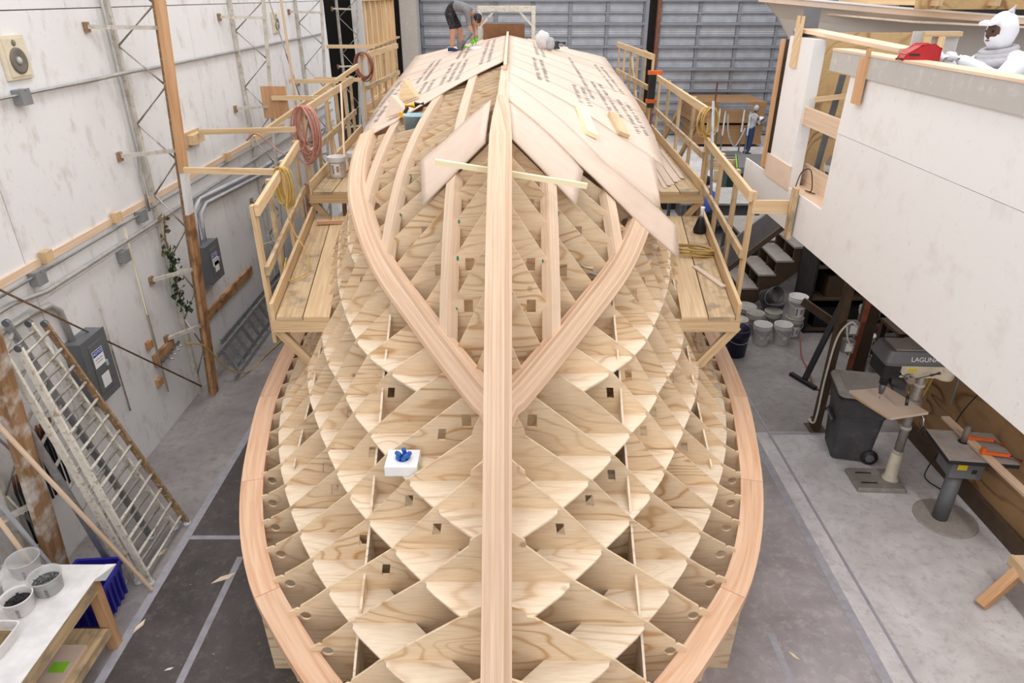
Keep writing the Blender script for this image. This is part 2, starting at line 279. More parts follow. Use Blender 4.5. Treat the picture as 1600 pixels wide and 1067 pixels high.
# ------------------------------------------------------------------ mesh builder
def thing(name, label, cat, loc=(0, 0, 0), group=None, rz=0.0, kind=None):
    o = bpy.data.objects.new(name, None); COL.objects.link(o)
    o.empty_display_size = 0.1
    o.location = loc; o.rotation_euler = (0, 0, rz)
    if kind: o['kind'] = kind
    if label: o['label'] = label
    if cat: o['category'] = cat
    if group: o['group'] = group
    return o
def wloc(o):
    v = V((0, 0, 0))
    while o is not None:
        v = v+V(o.location); o = o.parent
    return v
def orth(d, up=(0, 0, 1)):
    d = V(d).normalized(); up = V(up)
    if abs(d.dot(up.normalized())) > 0.98: up = V((0, 1, 0)) if abs(d.y) < 0.9 else V((1, 0, 0))
    s = d.cross(up).normalized(); u = s.cross(d).normalized()
    return d, s, u
class MB:
    def __init__(self): self.v = []; self.f = []; self.uv = []; self.sm = []; self.mi = []; self.cur = 0
    def face(self, idx, uv=None, smooth=False):
        self.f.append(tuple(idx)); self.uv.append(uv if uv else [(0.0, 0.0)]*len(idx)); self.sm.append(smooth); self.mi.append(self.cur)
    def frustum(self, a, b, d, s, u, w0, h0, w1=None, h1=None):
        # rectangular bar a->b, section w (along s) x h (along u)
        w1 = w0 if w1 is None else w1; h1 = h0 if h1 is None else h1
        a = V(a); b = V(b); n = len(self.v); ln = (b-a).length
        for p, w_, h_ in ((a, w0, h0), (b, w1, h1)):
            for i, j in ((-1, -1), (1, -1), (1, 1), (-1, 1)): self.v.append(p+s*(i*w_/2)+u*(j*h_/2))
        per = [0, w0, w0+h0, 2*w0+h0, 2*w0+2*h0]
        for k in range(4):
            k2 = (k+1) % 4
            self.face((n+k, n+k2, n+4+k2, n+4+k), [(0, per[k]), (0, per[k+1]), (ln, per[k+1]), (ln, per[k])])
        self.face((n+3, n+2, n+1, n), [(0, 0), (0.02, 0), (0.02, w0), (0, w0)])
        self.face((n+4, n+5, n+6, n+7), [(0, 0), (0.02, 0), (0.02, w0), (0, w0)])
        return self
    def beam(self, a, b, w, h, up=(0, 0, 1)):
        d, s, u = orth(V(b)-V(a), up); return self.frustum(a, b, d, s, u, w, h)
    def box(self, x0, x1, y0, y1, z0, z1):
        c = V(((x0+x1)/2, (y0+y1)/2, (z0+z1)/2)); sx, sy, sz = x1-x0, y1-y0, z1-z0
        if sx >= sy and sx >= sz: return self.frustum((x0, c.y, c.z), (x1, c.y, c.z), V((1, 0, 0)), V((0, 1, 0)), V((0, 0, 1)), sy, sz)
        if sy >= sz: return self.frustum((c.x, y0, c.z), (c.x, y1, c.z), V((0, 1, 0)), V((0, 0, 1)), V((1, 0, 0)), sz, sx)
        return self.frustum((c.x, c.y, z0), (c.x, c.y, z1), V((0, 0, 1)), V((1, 0, 0)), V((0, 1, 0)), sx, sy)
    def tube(self, pts, r, n=8, cap=True, closed=False):
        pts = [V(p) for p in pts]; m = len(pts); base = len(self.v)
        rs = r if isinstance(r, (list, tuple)) else [r]*m
        prev = None; acc = 0
        for i, p in enumerate(pts):
            if closed: d = pts[(i+1) % m]-pts[i-1]
            else: d = pts[min(i+1, m-1)]-pts[max(i-1, 0)]
            if d.length < 1e-9: d = V((0, 0, 1))
            d.normalize()
            if prev is None: _, s, u = orth(d)
            else:
                s = (prev-d*prev.dot(d)); s = s.normalized() if s.length > 1e-6 else orth(d)[1]
                u = d.cross(s)
            prev = s
            for k in range(n):
                a = 2*PI*k/n; self.v.append(p+(s*math.cos(a)+u*math.sin(a))*rs[i])
        segs = m if closed else m-1
        for i in range(segs):
            i2 = (i+1) % m; ln = (pts[i2]-pts[i]).length
            for k in range(n):
                k2 = (k+1) % n
                self.face((base+i*n+k, base+i*n+k2, base+i2*n+k2, base+i2*n+k), [(acc, k/n*.2), (acc, (k+1)/n*.2), (acc+ln, (k+1)/n*.2), (acc+ln, k/n*.2)], True)
            acc += ln
        if cap and not closed:
            self.face([base+k for k in range(n)][::-1]); self.face([base+(m-1)*n+k for k in range(n)])
        return self
    def lathe(self, prof, o=(0, 0, 0), n=24, ax=(0, 0, 1), smooth=True, capb=True, capt=True):
        o = V(o); d, s, u = orth(ax); base = len(self.v); m = len(prof)
        for (r, z) in prof:
            for k in range(n):
                a = 2*PI*k/n; self.v.append(o+d*z+(s*math.cos(a)+u*math.sin(a))*r)
        for i in range(m-1):
            for k in range(n):
                k2 = (k+1) % n
                self.face((base+i*n+k2, base+i*n+k, base+(i+1)*n+k, base+(i+1)*n+k2), None, smooth)
        if capb: self.face([base+k for k in range(n)])
        if capt: self.face([base+(m-1)*n+k for k in range(n)][::-1])
        return self
    def prism(self, poly, ext, holes=()):
        # flat polygon (3d points) with holes, extruded by ext
        loops = [[V(p) for p in poly]]+[[V(p) for p in h] for h in holes]
        tris = tessellate_polygon(loops); flat = [p for l in loops for p in l]
        n = len(self.v); k = len(flat); ext = V(ext)
        self.v += flat; self.v += [p+ext for p in flat]
        nn = (flat[tris[0][1]]-flat[tris[0][0]]).cross(flat[tris[0][2]]-flat[tris[0][0]])
        flip = nn.dot(ext) > 0
        for t in tris:
            a, b, c = t
            nn = (flat[b]-flat[a]).cross(flat[c]-flat[a])
            if nn.length < 1e-10: continue
            if nn.dot(ext) > 0: a, c = c, a
            self.face((n+a, n+b, n+c), [(flat[q].x+flat[q].y, flat[q].z+flat[q].y) for q in (a, b, c)])
            self.face((n+k+c, n+k+b, n+k+a), [(flat[q].x+flat[q].y, flat[q].z+flat[q].y) for q in (c, b, a)])
        st = 0
        for l in loops:
            m = len(l)
            for i in range(m):
                j = (i+1) % m
                self.face((n+st+i, n+st+j, n+k+st+j, n+k+st+i))
            st += m
        return self
    def sweep(self, path, ss, us, w, h):
        # rectangular strip: path points with side and up vectors, top surface at +h/2
        base = len(self.v); m = len(path); acc = 0
        ws = w if isinstance(w, (list, tuple)) else [w]*m
        for i in range(m):
            p = V(path[i]); s = V(ss[i]); u = V(us[i])
            for a, b in ((-1, -1), (1, -1), (1, 1), (-1, 1)): self.v.append(p+s*(a*ws[i]/2)+u*(b*h/2))
        for i in range(m-1):
            ln = (V(path[i+1])-V(path[i])).length; W = ws[i]
            per = [0, W, W+h, 2*W+h, 2*W+2*h]
            for k in range(4):
                k2 = (k+1) % 4
                self.face((base+i*4+k, base+i*4+k2, base+i*4+4+k2, base+i*4+4+k), [(acc, per[k]), (acc, per[k+1]), (acc+ln, per[k+1]), (acc+ln, per[k])])
            acc += ln
        self.face((base+3, base+2, base+1, base)); e = base+(m-1)*4; self.face((e, e+1, e+2, e+3))
        return self
    def sheet(self, rows, ups, t):
        # curved sheet: grid of points with a thickness vector at each point
        base = len(self.v); R = len(rows); C = len(rows[0])
        for lay in (0, 1):
            for i in range(R):
                for j in range(C): self.v.append(V(rows[i][j])+V(ups[i][j])*(t*lay))
        id = lambda l, i, j: base+l*R*C+i*C+j
        for i in range(R-1):
            for j in range(C-1):
                self.face((id(1, i, j), id(1, i, j+1), id(1, i+1, j+1), id(1, i+1, j)), [(rows[a][b][0], rows[a][b][1]) for a, b in ((i, j), (i, j+1), (i+1, j+1), (i+1, j))], True)
                self.face((id(0, i+1, j), id(0, i+1, j+1), id(0, i, j+1), id(0, i, j)))
        for i in range(R-1):
            self.face((id(0, i, 0), id(1, i, 0), id(1, i+1, 0), id(0, i+1, 0))); self.face((id(0, i+1, C-1), id(1, i+1, C-1), id(1, i, C-1), id(0, i, C-1)))
        for j in range(C-1):
            self.face((id(0, 0, j+1), id(1, 0, j+1), id(1, 0, j), id(0, 0, j))); self.face((id(0, R-1, j), id(1, R-1, j), id(1, R-1, j+1), id(0, R-1, j+1)))
        return self
    def ell(self, c, rx, ry, rz, n=14, m=9, fn=None, R=None):
        base = len(self.v); c = V(c)
        for i in range(m+1):
            t = PI*i/m
            for k in range(n):
                a = 2*PI*k/n; p = V((math.sin(t)*math.cos(a), math.sin(t)*math.sin(a), math.cos(t)))
                if fn: p = fn(p)
                p = V((p.x*rx, p.y*ry, p.z*rz))
                if R is not None: p = R @ p
                self.v.append(c+p)
        for i in range(m):
            for k in range(n):
                k2 = (k+1) % n; self.face((base+i*n+k, base+(i+1)*n+k, base+(i+1)*n+k2, base+i*n+k2), None, True)
        return self
    def build(self, name, mat, parent=None, label=None, cat=None, group=None, kind=None, bevel=0.0, fix=False):
        me = bpy.data.meshes.new(name)
        off = wloc(parent) if parent is not None else V((0, 0, 0))
        me.from_pydata([tuple(V(p)-off) for p in self.v], [], self.f)
        uvl = me.uv_layers.new(name='UVMap')
        flat = [c for f in self.uv for q in f for c in q]
        if len(flat) == 2*len(uvl.data): uvl.data.foreach_set('uv', flat)
        me.polygons.foreach_set('use_smooth', self.sm)
        mats = mat if isinstance(mat, (list, tuple)) else [mat]
        for q in mats: me.materials.append(M[q] if isinstance(q, str) else q)
        if len(mats) > 1: me.polygons.foreach_set('material_index', self.mi)
        me.validate(); me.update()
        if fix:
            bm = bmesh.new(); bm.from_mesh(me); bmesh.ops.remove_doubles(bm, verts=bm.verts, dist=1e-5); bmesh.ops.recalc_face_normals(bm, faces=bm.faces); bm.to_mesh(me); bm.free()
        o = bpy.data.objects.new(name, me); COL.objects.link(o)
        if parent is not None: o.parent = parent
        if bevel:
            md = o.modifiers.new('edge', 'BEVEL'); md.width = bevel; md.segments = 2; md.limit_method = 'ANGLE'
        if label: o['label'] = label
        if cat: o['category'] = cat
        if group: o['group'] = group
        if kind: o['kind'] = kind
        return o
def tree_copy(root, loc, rz=None, label=None, scale=None):
    r = root.copy(); COL.objects.link(r); r.location = loc
    if rz is not None: r.rotation_euler = (0, 0, rz)
    if label: r['label'] = label
    if scale: r.scale = scale
    for ch in list(root.children):
        c = ch.copy(); COL.objects.link(c); c.parent = r
        for g in list(ch.children):
            d = g.copy(); COL.objects.link(d); d.parent = c
    return r
def text_mesh(txt, size, mat, name, parent, loc, rot, ext=0.0005):
    cu = bpy.data.curves.new(name, 'FONT'); cu.body = txt; cu.size = size; cu.extrude = ext; cu.align_x = 'CENTER'; cu.align_y = 'CENTER'
    to = bpy.data.objects.new(name, cu); COL.objects.link(to)
    bpy.context.view_layer.update()
    me = bpy.data.meshes.new_from_object(to.evaluated_get(bpy.context.evaluated_depsgraph_get()))
    bpy.data.objects.remove(to)
    me.materials.clear(); me.materials.append(M[mat])
    o = bpy.data.objects.new(name, me); COL.objects.link(o)
    if parent is not None: o.parent = parent
    o.location = V(loc)-(wloc(parent) if parent is not None else V((0, 0, 0))); o.rotation_euler = rot
    return o
def curve_pts(ctrl, n=8, closed=False):
    # Catmull-Rom through control points
    P = [V(p) for p in ctrl]; out = []; m = len(P)
    for i in range(m if closed else m-1):
        if closed: p0, p1, p2, p3 = P[i-1], P[i], P[(i+1) % m], P[(i+2) % m]
        else: p0 = P[max(i-1, 0)]; p1 = P[i]; p2 = P[i+1]; p3 = P[min(i+2, m-1)]
        for k in range(n):
            t = k/n
            out.append(0.5*((2*p1)+(p2-p0)*t+(2*p0-5*p1+4*p2-p3)*t*t+(3*p1-p0-3*p2+p3)*t**3))
    if not closed: out.append(P[-1])
    return out
# ------------------------------------------------------------------ the shop: floor, walls, doors, mezzanine
fl = MB().box(-5.3, 16, -3, 33, -.2, 0).build('floor', 'concrete', kind='structure')
WX = -4.86
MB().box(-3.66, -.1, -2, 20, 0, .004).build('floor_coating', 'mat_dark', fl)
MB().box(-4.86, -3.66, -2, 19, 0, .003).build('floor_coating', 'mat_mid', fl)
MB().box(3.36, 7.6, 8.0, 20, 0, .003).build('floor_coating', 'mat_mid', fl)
MB().box(-.1, 3.36, -2, 20, 0, .004).build('floor_coating', 'mat_pale', fl)
for x, y0, y1, w_ in ((-3.70, -2, 12, .09), (-2.98, 1, 5.6, .07), (3.37, -2, 13, .10), (3.62, -2, 13, .03), (2.5, 1, 4.6, .07)):
    MB().box(x-w_/2, x+w_/2, y0, y1, .004, .0065).build('floor_tape', 'tape', fl)
for x0, x1, y in ((-3.66, -2.9, 5.9), (3.62, 5.0, 7.98)):
    MB().box(x0, x1, y-.03, y+.03, .004, .0062).build('floor_tape', 'tape', fl)
# left wall of painted plywood sheets
wl = MB().box(WX-.12, WX-.02, -1, 19.6, 0, 8.4).build('wall_left', 'void', kind='structure')
pm = None
for i in range(9):
    for z0, z1 in ((0.0, 2.68), (2.685, 5.365), (5.375, 8.2)):
        y0 = -.9+i*2.44-(0.6 if z0 > 5 else 0)
        MB().box(WX-.02, WX, y0+.004, min(19.6, y0+2.434), z0, z1).build('wall_panel', 'white', wl)
# dark opening behind the last column and the open stud wall beyond it
MB().box(-6.6, -6.5, 19.4, 32, 0, 8.4).build('wall_alcove', 'void', kind='structure')
MB().box(-6.6, -4.9, 19.4, 19.5, 0, 8.4).build('wall_alcove_side', 'void', kind='structure')
sw = thing('wall_stud', None, None, (-4.5, 21.8, 0), kind='structure')
MB().box(-4.62, -4.58, 21.8, 29.4, 0, 7.6).build('sheathing', 'ply_shelf', sw)
MB().box(-4.62, -4.30, 21.76, 21.80, 0, 7.6).build('end_board', 'white', sw)
y = 21.85
while y < 29.4: MB().box(-4.58, -4.44, y, y+.05, 0, 7.6).build('stud', 'pine', sw); y += .95
for z in (1.1, 2.5, 4.0, 5.35, 6.6): MB().box(-4.58, -4.42, 21.8, 29.4, z, z+.06).build('stud_shelf', 'pine', sw)
MB().box(-4.4, -3.75, 29.6, 30.6, 0, 8.0).build('wall_jamb', 'grey_board', kind='structure')
# big sliding steel doors at the far end
def steel_door(name, x0, x1, y, z1=8.6):
    d = MB().box(x0, x1, y+.10, y+.16, 0, z1).build(name, 'steel_dark', kind='structure')
    nx = max(1, round((x1-x0)/1.65)); cw = (x1-x0)/nx; rows = []; z = .12
    while z < z1-.3: rows.append((z, z+.34)); rows.append((z+.40, z+.80)); z += .87
    me = None
    for (a, b) in rows:
        for i in range(nx):
            xa = x0+i*cw+.07; xb = x0+(i+1)*cw-.07; mb = MB(); n = 5
            prof = []
            for k in range(n):
                h = (b-a)/n; prof += [(a+k*h, .0), (a+k*h+h*.55, .0), (a+k*h+h*.65, -.025), (a+k*h+h*.92, -.025)]
            prof.append((b, 0.0))
            base = len(mb.v)
            for (zz, dy) in prof: mb.v += [V((xa, y+.07+dy, zz)), V((xb, y+.07+dy, zz))]
            for k in range(len(prof)-1): mb.face((base+2*k, base+2*k+1, base+2*k+3, base+2*k+2))
            mb.v += [V((xa, y+.10, a)), V((xb, y+.10, a)), V((xa, y+.10, b)), V((xb, y+.10, b))]; q = len(mb.v)-4; t = base+2*len(prof)-2
            mb.face((q+1, base+1, base, q)); mb.face((t, t+1, q+3, q+2))
            mb.build('door_panel', 'steel', d)
    z = .12
    while z < z1-.3:
        MB().box(x0, x1, y-.12, y+.05, z-.07, z+.03).build('girt', 'girt', d)
        MB().box(x0, x1, y-.04, y+.05, z+.35, z+.40).build('girt', 'girt', d); z += .87
    for i in range(nx+1): MB().box(x0+i*cw-.06, x0+i*cw+.06, y-.02, y+.06, 0, z1).build('door_stile', 'girt', d)
    return d
steel_door('door_1', -3.72, 5.45, 31.0); steel_door('door_2', 6.1, 15.8, 31.0)
MB().box(5.4, 6.15, 31.3, 31.4, 0, 8.6).build('wall_back', 'void', kind='structure')
MB().box(5.95, 6.1, 30.9, 31.15, 0, 8.6).build('trim_1', 'copper', kind='structure')
MB().box(5.45, 5.6, 30.9, 31.15, 0, 8.6).build('trim_2', 'girt', kind='structure')
MB().box(15.8, 16, -3, 33, 0, 8.6).build('wall_far_right', 'void', kind='structure')
# right wall under the mezzanine
wr = MB().box(5.60, 5.70, .5, 8.3, 0, 3.1).build('wall_right', 'void', kind='structure')
for y0 in (.5, 2.94, 5.38, 7.82): MB().box(5.57, 5.60, y0+.003, min(8.3, y0+2.435), 0.0, 3.1).build('wall_panel', 'brown_ply', wr)
MB().box(5.51, 5.57, .5, 8.0, 0, .22).build('baseboard_right', 'brown_dark', kind='structure')
MB().box(5.44, 5.52, .5, 5.6, .62, .72).build('trim_3', 'pine_grey', kind='structure')
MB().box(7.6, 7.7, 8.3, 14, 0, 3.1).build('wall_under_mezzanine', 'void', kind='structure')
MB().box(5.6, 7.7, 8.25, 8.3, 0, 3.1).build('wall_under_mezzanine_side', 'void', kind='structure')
# mezzanine: deck plus white front panels with a doorway-like gap
MX = 3.15
mz = MB().box(MX+.03, 9.5, -1, 9.0, 3.12, 3.52).build('floor_mezzanine', 'brown_dark', kind='structure')
mw = thing('wall_mezzanine', None, None, (MX, 4, 3.09), kind='structure')
MB().box(MX, MX+.02, 3.45, 6.8, 3.09, 4.305).build('panel', 'white_clean', mw)
MB().box(MX, MX+.02, 1.0, 3.446, 3.09, 4.305).build('panel', 'white_clean', mw)
MB().box(MX, MX+.02, -1, 1.0-.004, 3.09, 4.305).build('panel', 'white_clean', mw)
MB().prism([(MX, 6.8, 4.31), (MX, 3.9, 4.31), (MX, 3.9, 5.0), (MX, 6.76, 5.0)], (.02, 0, 0)).build('panel', 'white_clean', mw)
MB().box(MX, MX+.02, -1, 3.896, 4.31, 5.0).build('panel', 'white_clean', mw)
MB().box(MX, MX+.02, 6.8, 9.3, 3.09, 3.55).build('panel', 'white_clean', mw)
MB().box(MX-.025, MX, -1, 7.2, 4.84, 5.02).build('top_rail', 'grey_board', mw)
MB().box(MX-.03, MX+.16, -1, 7.2, 5.02, 5.04).build('rail_cap', 'fir_plain', mw)
MB().box(MX+.02, MX+.20, 6.78, 7.8, 3.50, 3.555).build('sill', 'fir_plain', mw)
MB().box(MX+.20, MX+.24, 6.5, 7.9, 3.55, 3.78).build('sill_board', 'fir_plain', mw)
MB().box(MX, MX+.13, 7.74, 8.44, 3.55, 5.09).build('pillar', 'white_clean', mw)
MB().box(MX-.02, MX, 7.72, 8.5, 3.52, 3.78).build('patch_board', 'mahog', mw)
MB().box(MX+.03, MX+.07, 6.75, 7.76, 4.24, 4.42).build('cross_rail', 'fir_plain', mw)
for ya, yb in ((6.42, 6.56), (3.44, 3.6)):
    MB().box(MX-.05, MX-.025, ya, yb, 4.62, 5.0 if ya > 5 else 4.92).build('cleat', 'post_orange', mw)
    MB().box(MX-.05, MX-.025, ya, ya+.05, 5.0 if ya > 5 else 4.92, 5.08 if ya > 5 else 4.95).build('cleat', 'post_orange', mw)
mb = MB(); mb.prism([(MX-.02, 8.1, 4.78), (MX-.02, 8.28, 4.78), (MX-.02, 8.28, 5.3), (MX-.02, 8.23, 5.3), (MX-.02, 8.23, 5.22), (MX-.02, 8.15, 5.22), (MX-.02, 8.15, 5.3), (MX-.02, 8.1, 5.3)], (.02, 0, 0)); mb.build('notched_cleat', 'pine', mw)
MB().box(MX-.02, MX+.3, 8.55, 8.6, 3.6, 5.05).build('frame_edge', 'brown_dark', mw)
MB().box(MX-.05, MX-.02, 8.5, 8.58, 3.6, 5.05).build('frame_strip', 'post_orange', mw)
MB().box(-7, -3.7, 31.2, 31.3, 0, 8.6).build('wall_back_left', 'void', kind='structure')
MB().box(3.28, 4.6, 8.5, 8.53, 3.5, 5.12).build('wall_mezzanine_inner', 'yellow_ply', kind='structure')
# ------------------------------------------------------------------ the upside-down hull
X0 = -0.10
def pchip(tab):
    xs = [t[0] for t in tab]; ys = [t[1] for t in tab]; n = len(xs)
    h = [xs[i+1]-xs[i] for i in range(n-1)]; dl = [(ys[i+1]-ys[i])/h[i] for i in range(n-1)]
    d = [0]*n; d[0] = dl[0]; d[-1] = dl[-1]
    for i in range(1, n-1):
        if dl[i-1]*dl[i] > 0:
            w1 = 2*h[i]+h[i-1]; w2 = h[i]+2*h[i-1]; d[i] = (w1+w2)/(w1/dl[i-1]+w2/dl[i])
    def f(x):
        if x <= xs[0]: return ys[0]+(x-xs[0])*d[0]
        if x >= xs[-1]: return ys[-1]+(x-xs[-1])*d[-1]
        i = 0
        while x > xs[i+1]: i += 1
        t = (x-xs[i])/h[i]
        return ys[i]*(1+2*t)*(1-t)**2+h[i]*d[i]*t*(1-t)**2+ys[i+1]*t*t*(3-2*t)+h[i]*d[i+1]*t*t*(t-1)
    return f
KEEL = pchip([(1.95, .75), (2.3, 1.03), (2.64, 1.34), (2.93, 1.61), (3.25, 1.93), (3.57, 2.30), (3.89, 2.685), (4.21, 3.05), (4.53, 3.40), (4.85, 3.69), (5.17, 3.92), (5.49, 4.10), (5.81, 4.24), (6.3, 4.36), (7, 4.43), (9, 4.48), (12, 4.52), (18.4, 4.63)])
CHX = pchip([(4.04, .03), (4.77, .40), (5.4, .74), (6.29, 1.22), (7.0, 1.5), (7.7, 1.7), (8.8, 1.85), (10, 1.93), (12.5, 2.03), (15.5, 2.1), (18.4, 2.2)])
CHZ = pchip([(4.04, 2.64), (4.77, 2.75), (5.4, 2.88), (6.29, 3.1), (7.0, 3.3), (7.7, 3.48), (8.8, 3.67), (10, 3.8), (12.5, 3.95), (15.5, 4.07), (18.4, 4.2)])
LEV = [(1.34, pchip([(2.64, .03), (3.08, .64), (3.54, 1.09), (4.04, 1.46), (4.56, 1.77), (5.08, 2.03), (5.59, 2.24), (6.13, 2.41), (6.8, 2.55), (7.53, 2.63), (9, 2.76), (12, 2.83), (18.4, 2.7)]), 2.64, .5),
       (1.76, pchip([(3.07, .03), (3.28, .28), (3.63, .60), (3.98, .88), (4.31, 1.14), (4.68, 1.37), (5.02, 1.54), (5.35, 1.70), (5.69, 1.85), (6.02, 1.99), (6.35, 2.10), (6.89, 2.24), (8, 2.44), (10, 2.64), (18.4, 2.62)]), 3.07, .5),
       (2.155, pchip([(3.44, .03), (3.9, .48), (4.24, .74), (4.56, .95), (4.9, 1.16), (5.23, 1.36), (5.6, 1.52), (5.87, 1.67), (6.25, 1.84), (7, 2.07), (8, 2.32), (10, 2.6), (18.4, 2.75)]), 3.44, .45),
       (2.57, pchip([(3.8, .03), (4.24, .2), (4.77, .62), (5.2, 1.0), (5.57, 1.27), (5.88, 1.42), (6.19, 1.54), (6.94, 1.8), (7.71, 2.0), (10, 2.38), (18.4, 2.62)]), 4.7, .45),
       (2.98, pchip([(5.9, 1.1), (6.9, 1.60), (7.7, 1.83), (10, 2.18), (18.4, 2.5)]), 6.7, .4)]
SHR = pchip([(2.1, .03), (2.7, .78), (3.31, 1.42), (3.7, 1.75), (4.17, 2.10), (4.75, 2.38), (5.33, 2.57), (5.9, 2.70), (6.88, 2.88), (8, 2.97), (10, 3.05), (12, 3.05), (18.4, 2.85)])
ZSF = pchip([(1.9, .80), (2.5, .95), (4.0, 1.07), (5.0, 1.16), (6.0, 1.24), (8, 1.285), (12, 1.30), (18.4, 1.30)])
def botz(a, y):
    if y < 4.06:
        return KEEL(y)-a*1.0
    xc = CHX(y); zk = KEEL(y); zc = CHZ(y); t = a/xc
    return zk+(zc-zk)*t+0.025*min(1, xc/2)*t*(1-t)
def section(y):
    zk = KEEL(y); pts = [(0.0, zk)]
    if y > 4.2:
        for t in (0.33, 0.66, 1.0): pts.append((CHX(y)*t, botz(CHX(y)*t, y)))
        zt = CHZ(y)
    else: zt = zk
    for z, f, ys, wd in reversed(LEV):
        if y >= ys-0.01 and z < zt-0.05 and f(y) > pts[-1][0]+0.01: pts.append((f(y), z))
    return pts
def line_z(pts, x):
    for (a, b) in zip(pts, pts[1:]):
        if a[0] <= x <= b[0]: return a[1]+(b[1]-a[1])*(x-a[0])/max(1e-6, b[0]-a[0])
    return pts[-1][1]
hull = thing('boat_hull', 'upside-down boat hull of plywood frames, half covered with pink veneer sheets', 'boat hull', (X0, 10.0, 0))
rng = random.Random(3)
def frame_mesh(y, side, k):
    pts = section(y); xs = SHR(y); ZS = ZSF(y); full = pts+[(xs-.22, ZS+.05)]
    o = []
    # step by the keel
    z20 = line_z(full, .20)
    if full[-1][0] > .4 and 2.9 < y < 4.4:
        o += [(0, KEEL(y)), (.19, line_z(full, .19)+.02), (.2, z20-.025)]
    else: o.append((0, KEEL(y)))
    for q in pts[1:]:
        if q[0] > o[-1][0]+.012: o.append(q)
    if y > 8.5: # saw-tooth notches that carry the battens aft
        p2 = [o[0]]
        for fr in (.3, .45, .6, .75, .9):
            x = CHX(y)*fr
            if x > .3: p2 += [(x-.02, botz(x, y)+.02), (x, botz(x, y)-.03)]
        o = p2+[q for q in o if q[0] > p2[-1][0]+.01]
    if xs-.22 > o[-1][0]+.12:
        a = o[-1]; b = (xs-.215, ZS+.03)
        f = lambda t: (a[0]+(b[0]-a[0])*t, a[1]+(b[1]-a[1])*t-.012*math.sin(PI*t))
        o += [f(.3), f(.55), (f(.70)[0], f(.70)[1]), (f(.74)[0], f(.74)[1]-.025), (f(.80)[0], f(.80)[1]-.005), b]
    elif xs-.22 > o[-1][0]+.02: o.append((xs-.22, ZS+.03))
    xe = max(xs-.22, o[-1][0]+.01)
    foot = (k % 3 == 0)
    o += [(xe, ZS-.095), (max(xe+.01, xs-.035), ZS-.095)]
    if foot: o += [(max(xe+.01, xs-.035)-.02, 0.005), (max(0.05, xs-.75), 0.005), (max(.04, xs-.80), .35), (0, .35)]
    else: o += [(max(xe+.01, xs-.06), ZS-.35), (0, ZS-.35)]
    holes = []
    def rect(cx, cz, w_, h_, sk=0.0):
        holes.append([(cx-w_/2+sk, cz-h_/2), (cx+w_/2+sk, cz-h_/2), (cx+w_/2-sk, cz+h_/2), (cx-w_/2-sk, cz+h_/2)])
    def circ(cx, cz, r): holes.append([(cx+r*math.cos(2*PI*i/14), cz+r*math.sin(2*PI*i/14)) for i in range(14)])
    if y < 11:
        if y > 4.4:
            xc = CHX(y)
            if k % 2 == 0 or y < 5.5: rect(.26, line_z(full, .26)-.26, .075, .12)
            if xc > .75 and k % 2: rect(xc*.58, botz(xc*.58, y)-.24, .07, .12)
            if xc > .4: circ(xc*.86, botz(xc*.86, y)-.15, .045)
        if 3.7 < y < 9:
            for (za, fa), (zb, fb) in zip([(q[0], q[1]) for q in LEV], [(q[0], q[1]) for q in LEV][1:]):
                if rng.random() < .55 and fb(y) > .35 and zb < (CHZ(y) if y > 4.3 else KEEL(y))-.1:
                    zc = (za+zb)/2; xc2 = (fa(y)*.35+fb(y)*.65)-.13
                    rect(xc2, zc, .06, .11, .008)
        if 3.0 < y < 9 and xs-.22-LEV[0][1](y) > .16 and y > 3.1:
            xa = LEV[0][1](y); t = .62; cx = xa+(xs-.22-xa)*t
            circ(cx, line_z(full, cx)-.15, .045)
    mb = MB()
    mb.prism([(X0+side*x, y, z) for x, z in o], (0, .018, 0), [[(X0+side*x, y, z) for x, z in h] for h in holes])
    return mb
FY = [2.93+.32*k for k in range(-2, 48)]
for k, y in enumerate(FY):
    for side in (-1, 1):
        frame_mesh(y, side, k).build('frame', 'ply', hull)
# horizontal shelf plates at every waterline
def shelf(z, f, y0, y1, wd, side):
    out = []; ys = []
    y = y0
    while y < y1+1e-6: ys.append(y); y += .32
    outer = []
    for a in ys:
        nxt = a+.32
        outer += [(a+.02, f(a)+.006), (a+.2, f(a+.2)+.004), (a+.27, f(a+.27)+.002), (a+.31, f(a+.31)-.03)]
    inner = [(a, max(0.0, f(a)-wd)) for a in ys]+[(ys[-1]+.31, max(0.0, f(ys[-1]+.31)-wd))]
    poly = outer+inner[::-1]
    q = []
    for (a, b) in poly:
        p = (X0+side*max(b, .001), a, z)
        if not q or (V(q[-1])-V(p)).length > .004: q.append(p)
    return MB().prism(q, (0, 0, -.018))
for z, f, ys, wd in LEV:
    st = min(FY, key=lambda q: abs(q-ys))
    if st < ys: st += .32
    for side in (-1, 1):
        a = st
        while a < 11.5:
            b = min(a+.32*6, 11.6); shelf(z, f, a, b-.32, wd, side).build('shelf_plate', 'ply_shelf', hull); a = b
# fore-and-aft upright panels
for side in (-1, 1):
    for xl, ya, yb, zmin in ((1.05, 3.25, 6.1, .6), (2.05, 5.4, 8.0, .7)):
        top = []; y = ya
        while y <= yb: top.append((y, line_z(section(y)+[(SHR(y)-.22, ZSF(y)+.06)], xl)-.07)); y += .16
        MB().prism([(X0+side*xl, a, b) for a, b in top]+[(X0+side*xl, top[-1][0], zmin), (X0+side*xl, top[0][0], zmin)], (.018, 0, 0)).build('upright_panel', 'ply_shelf', hull)
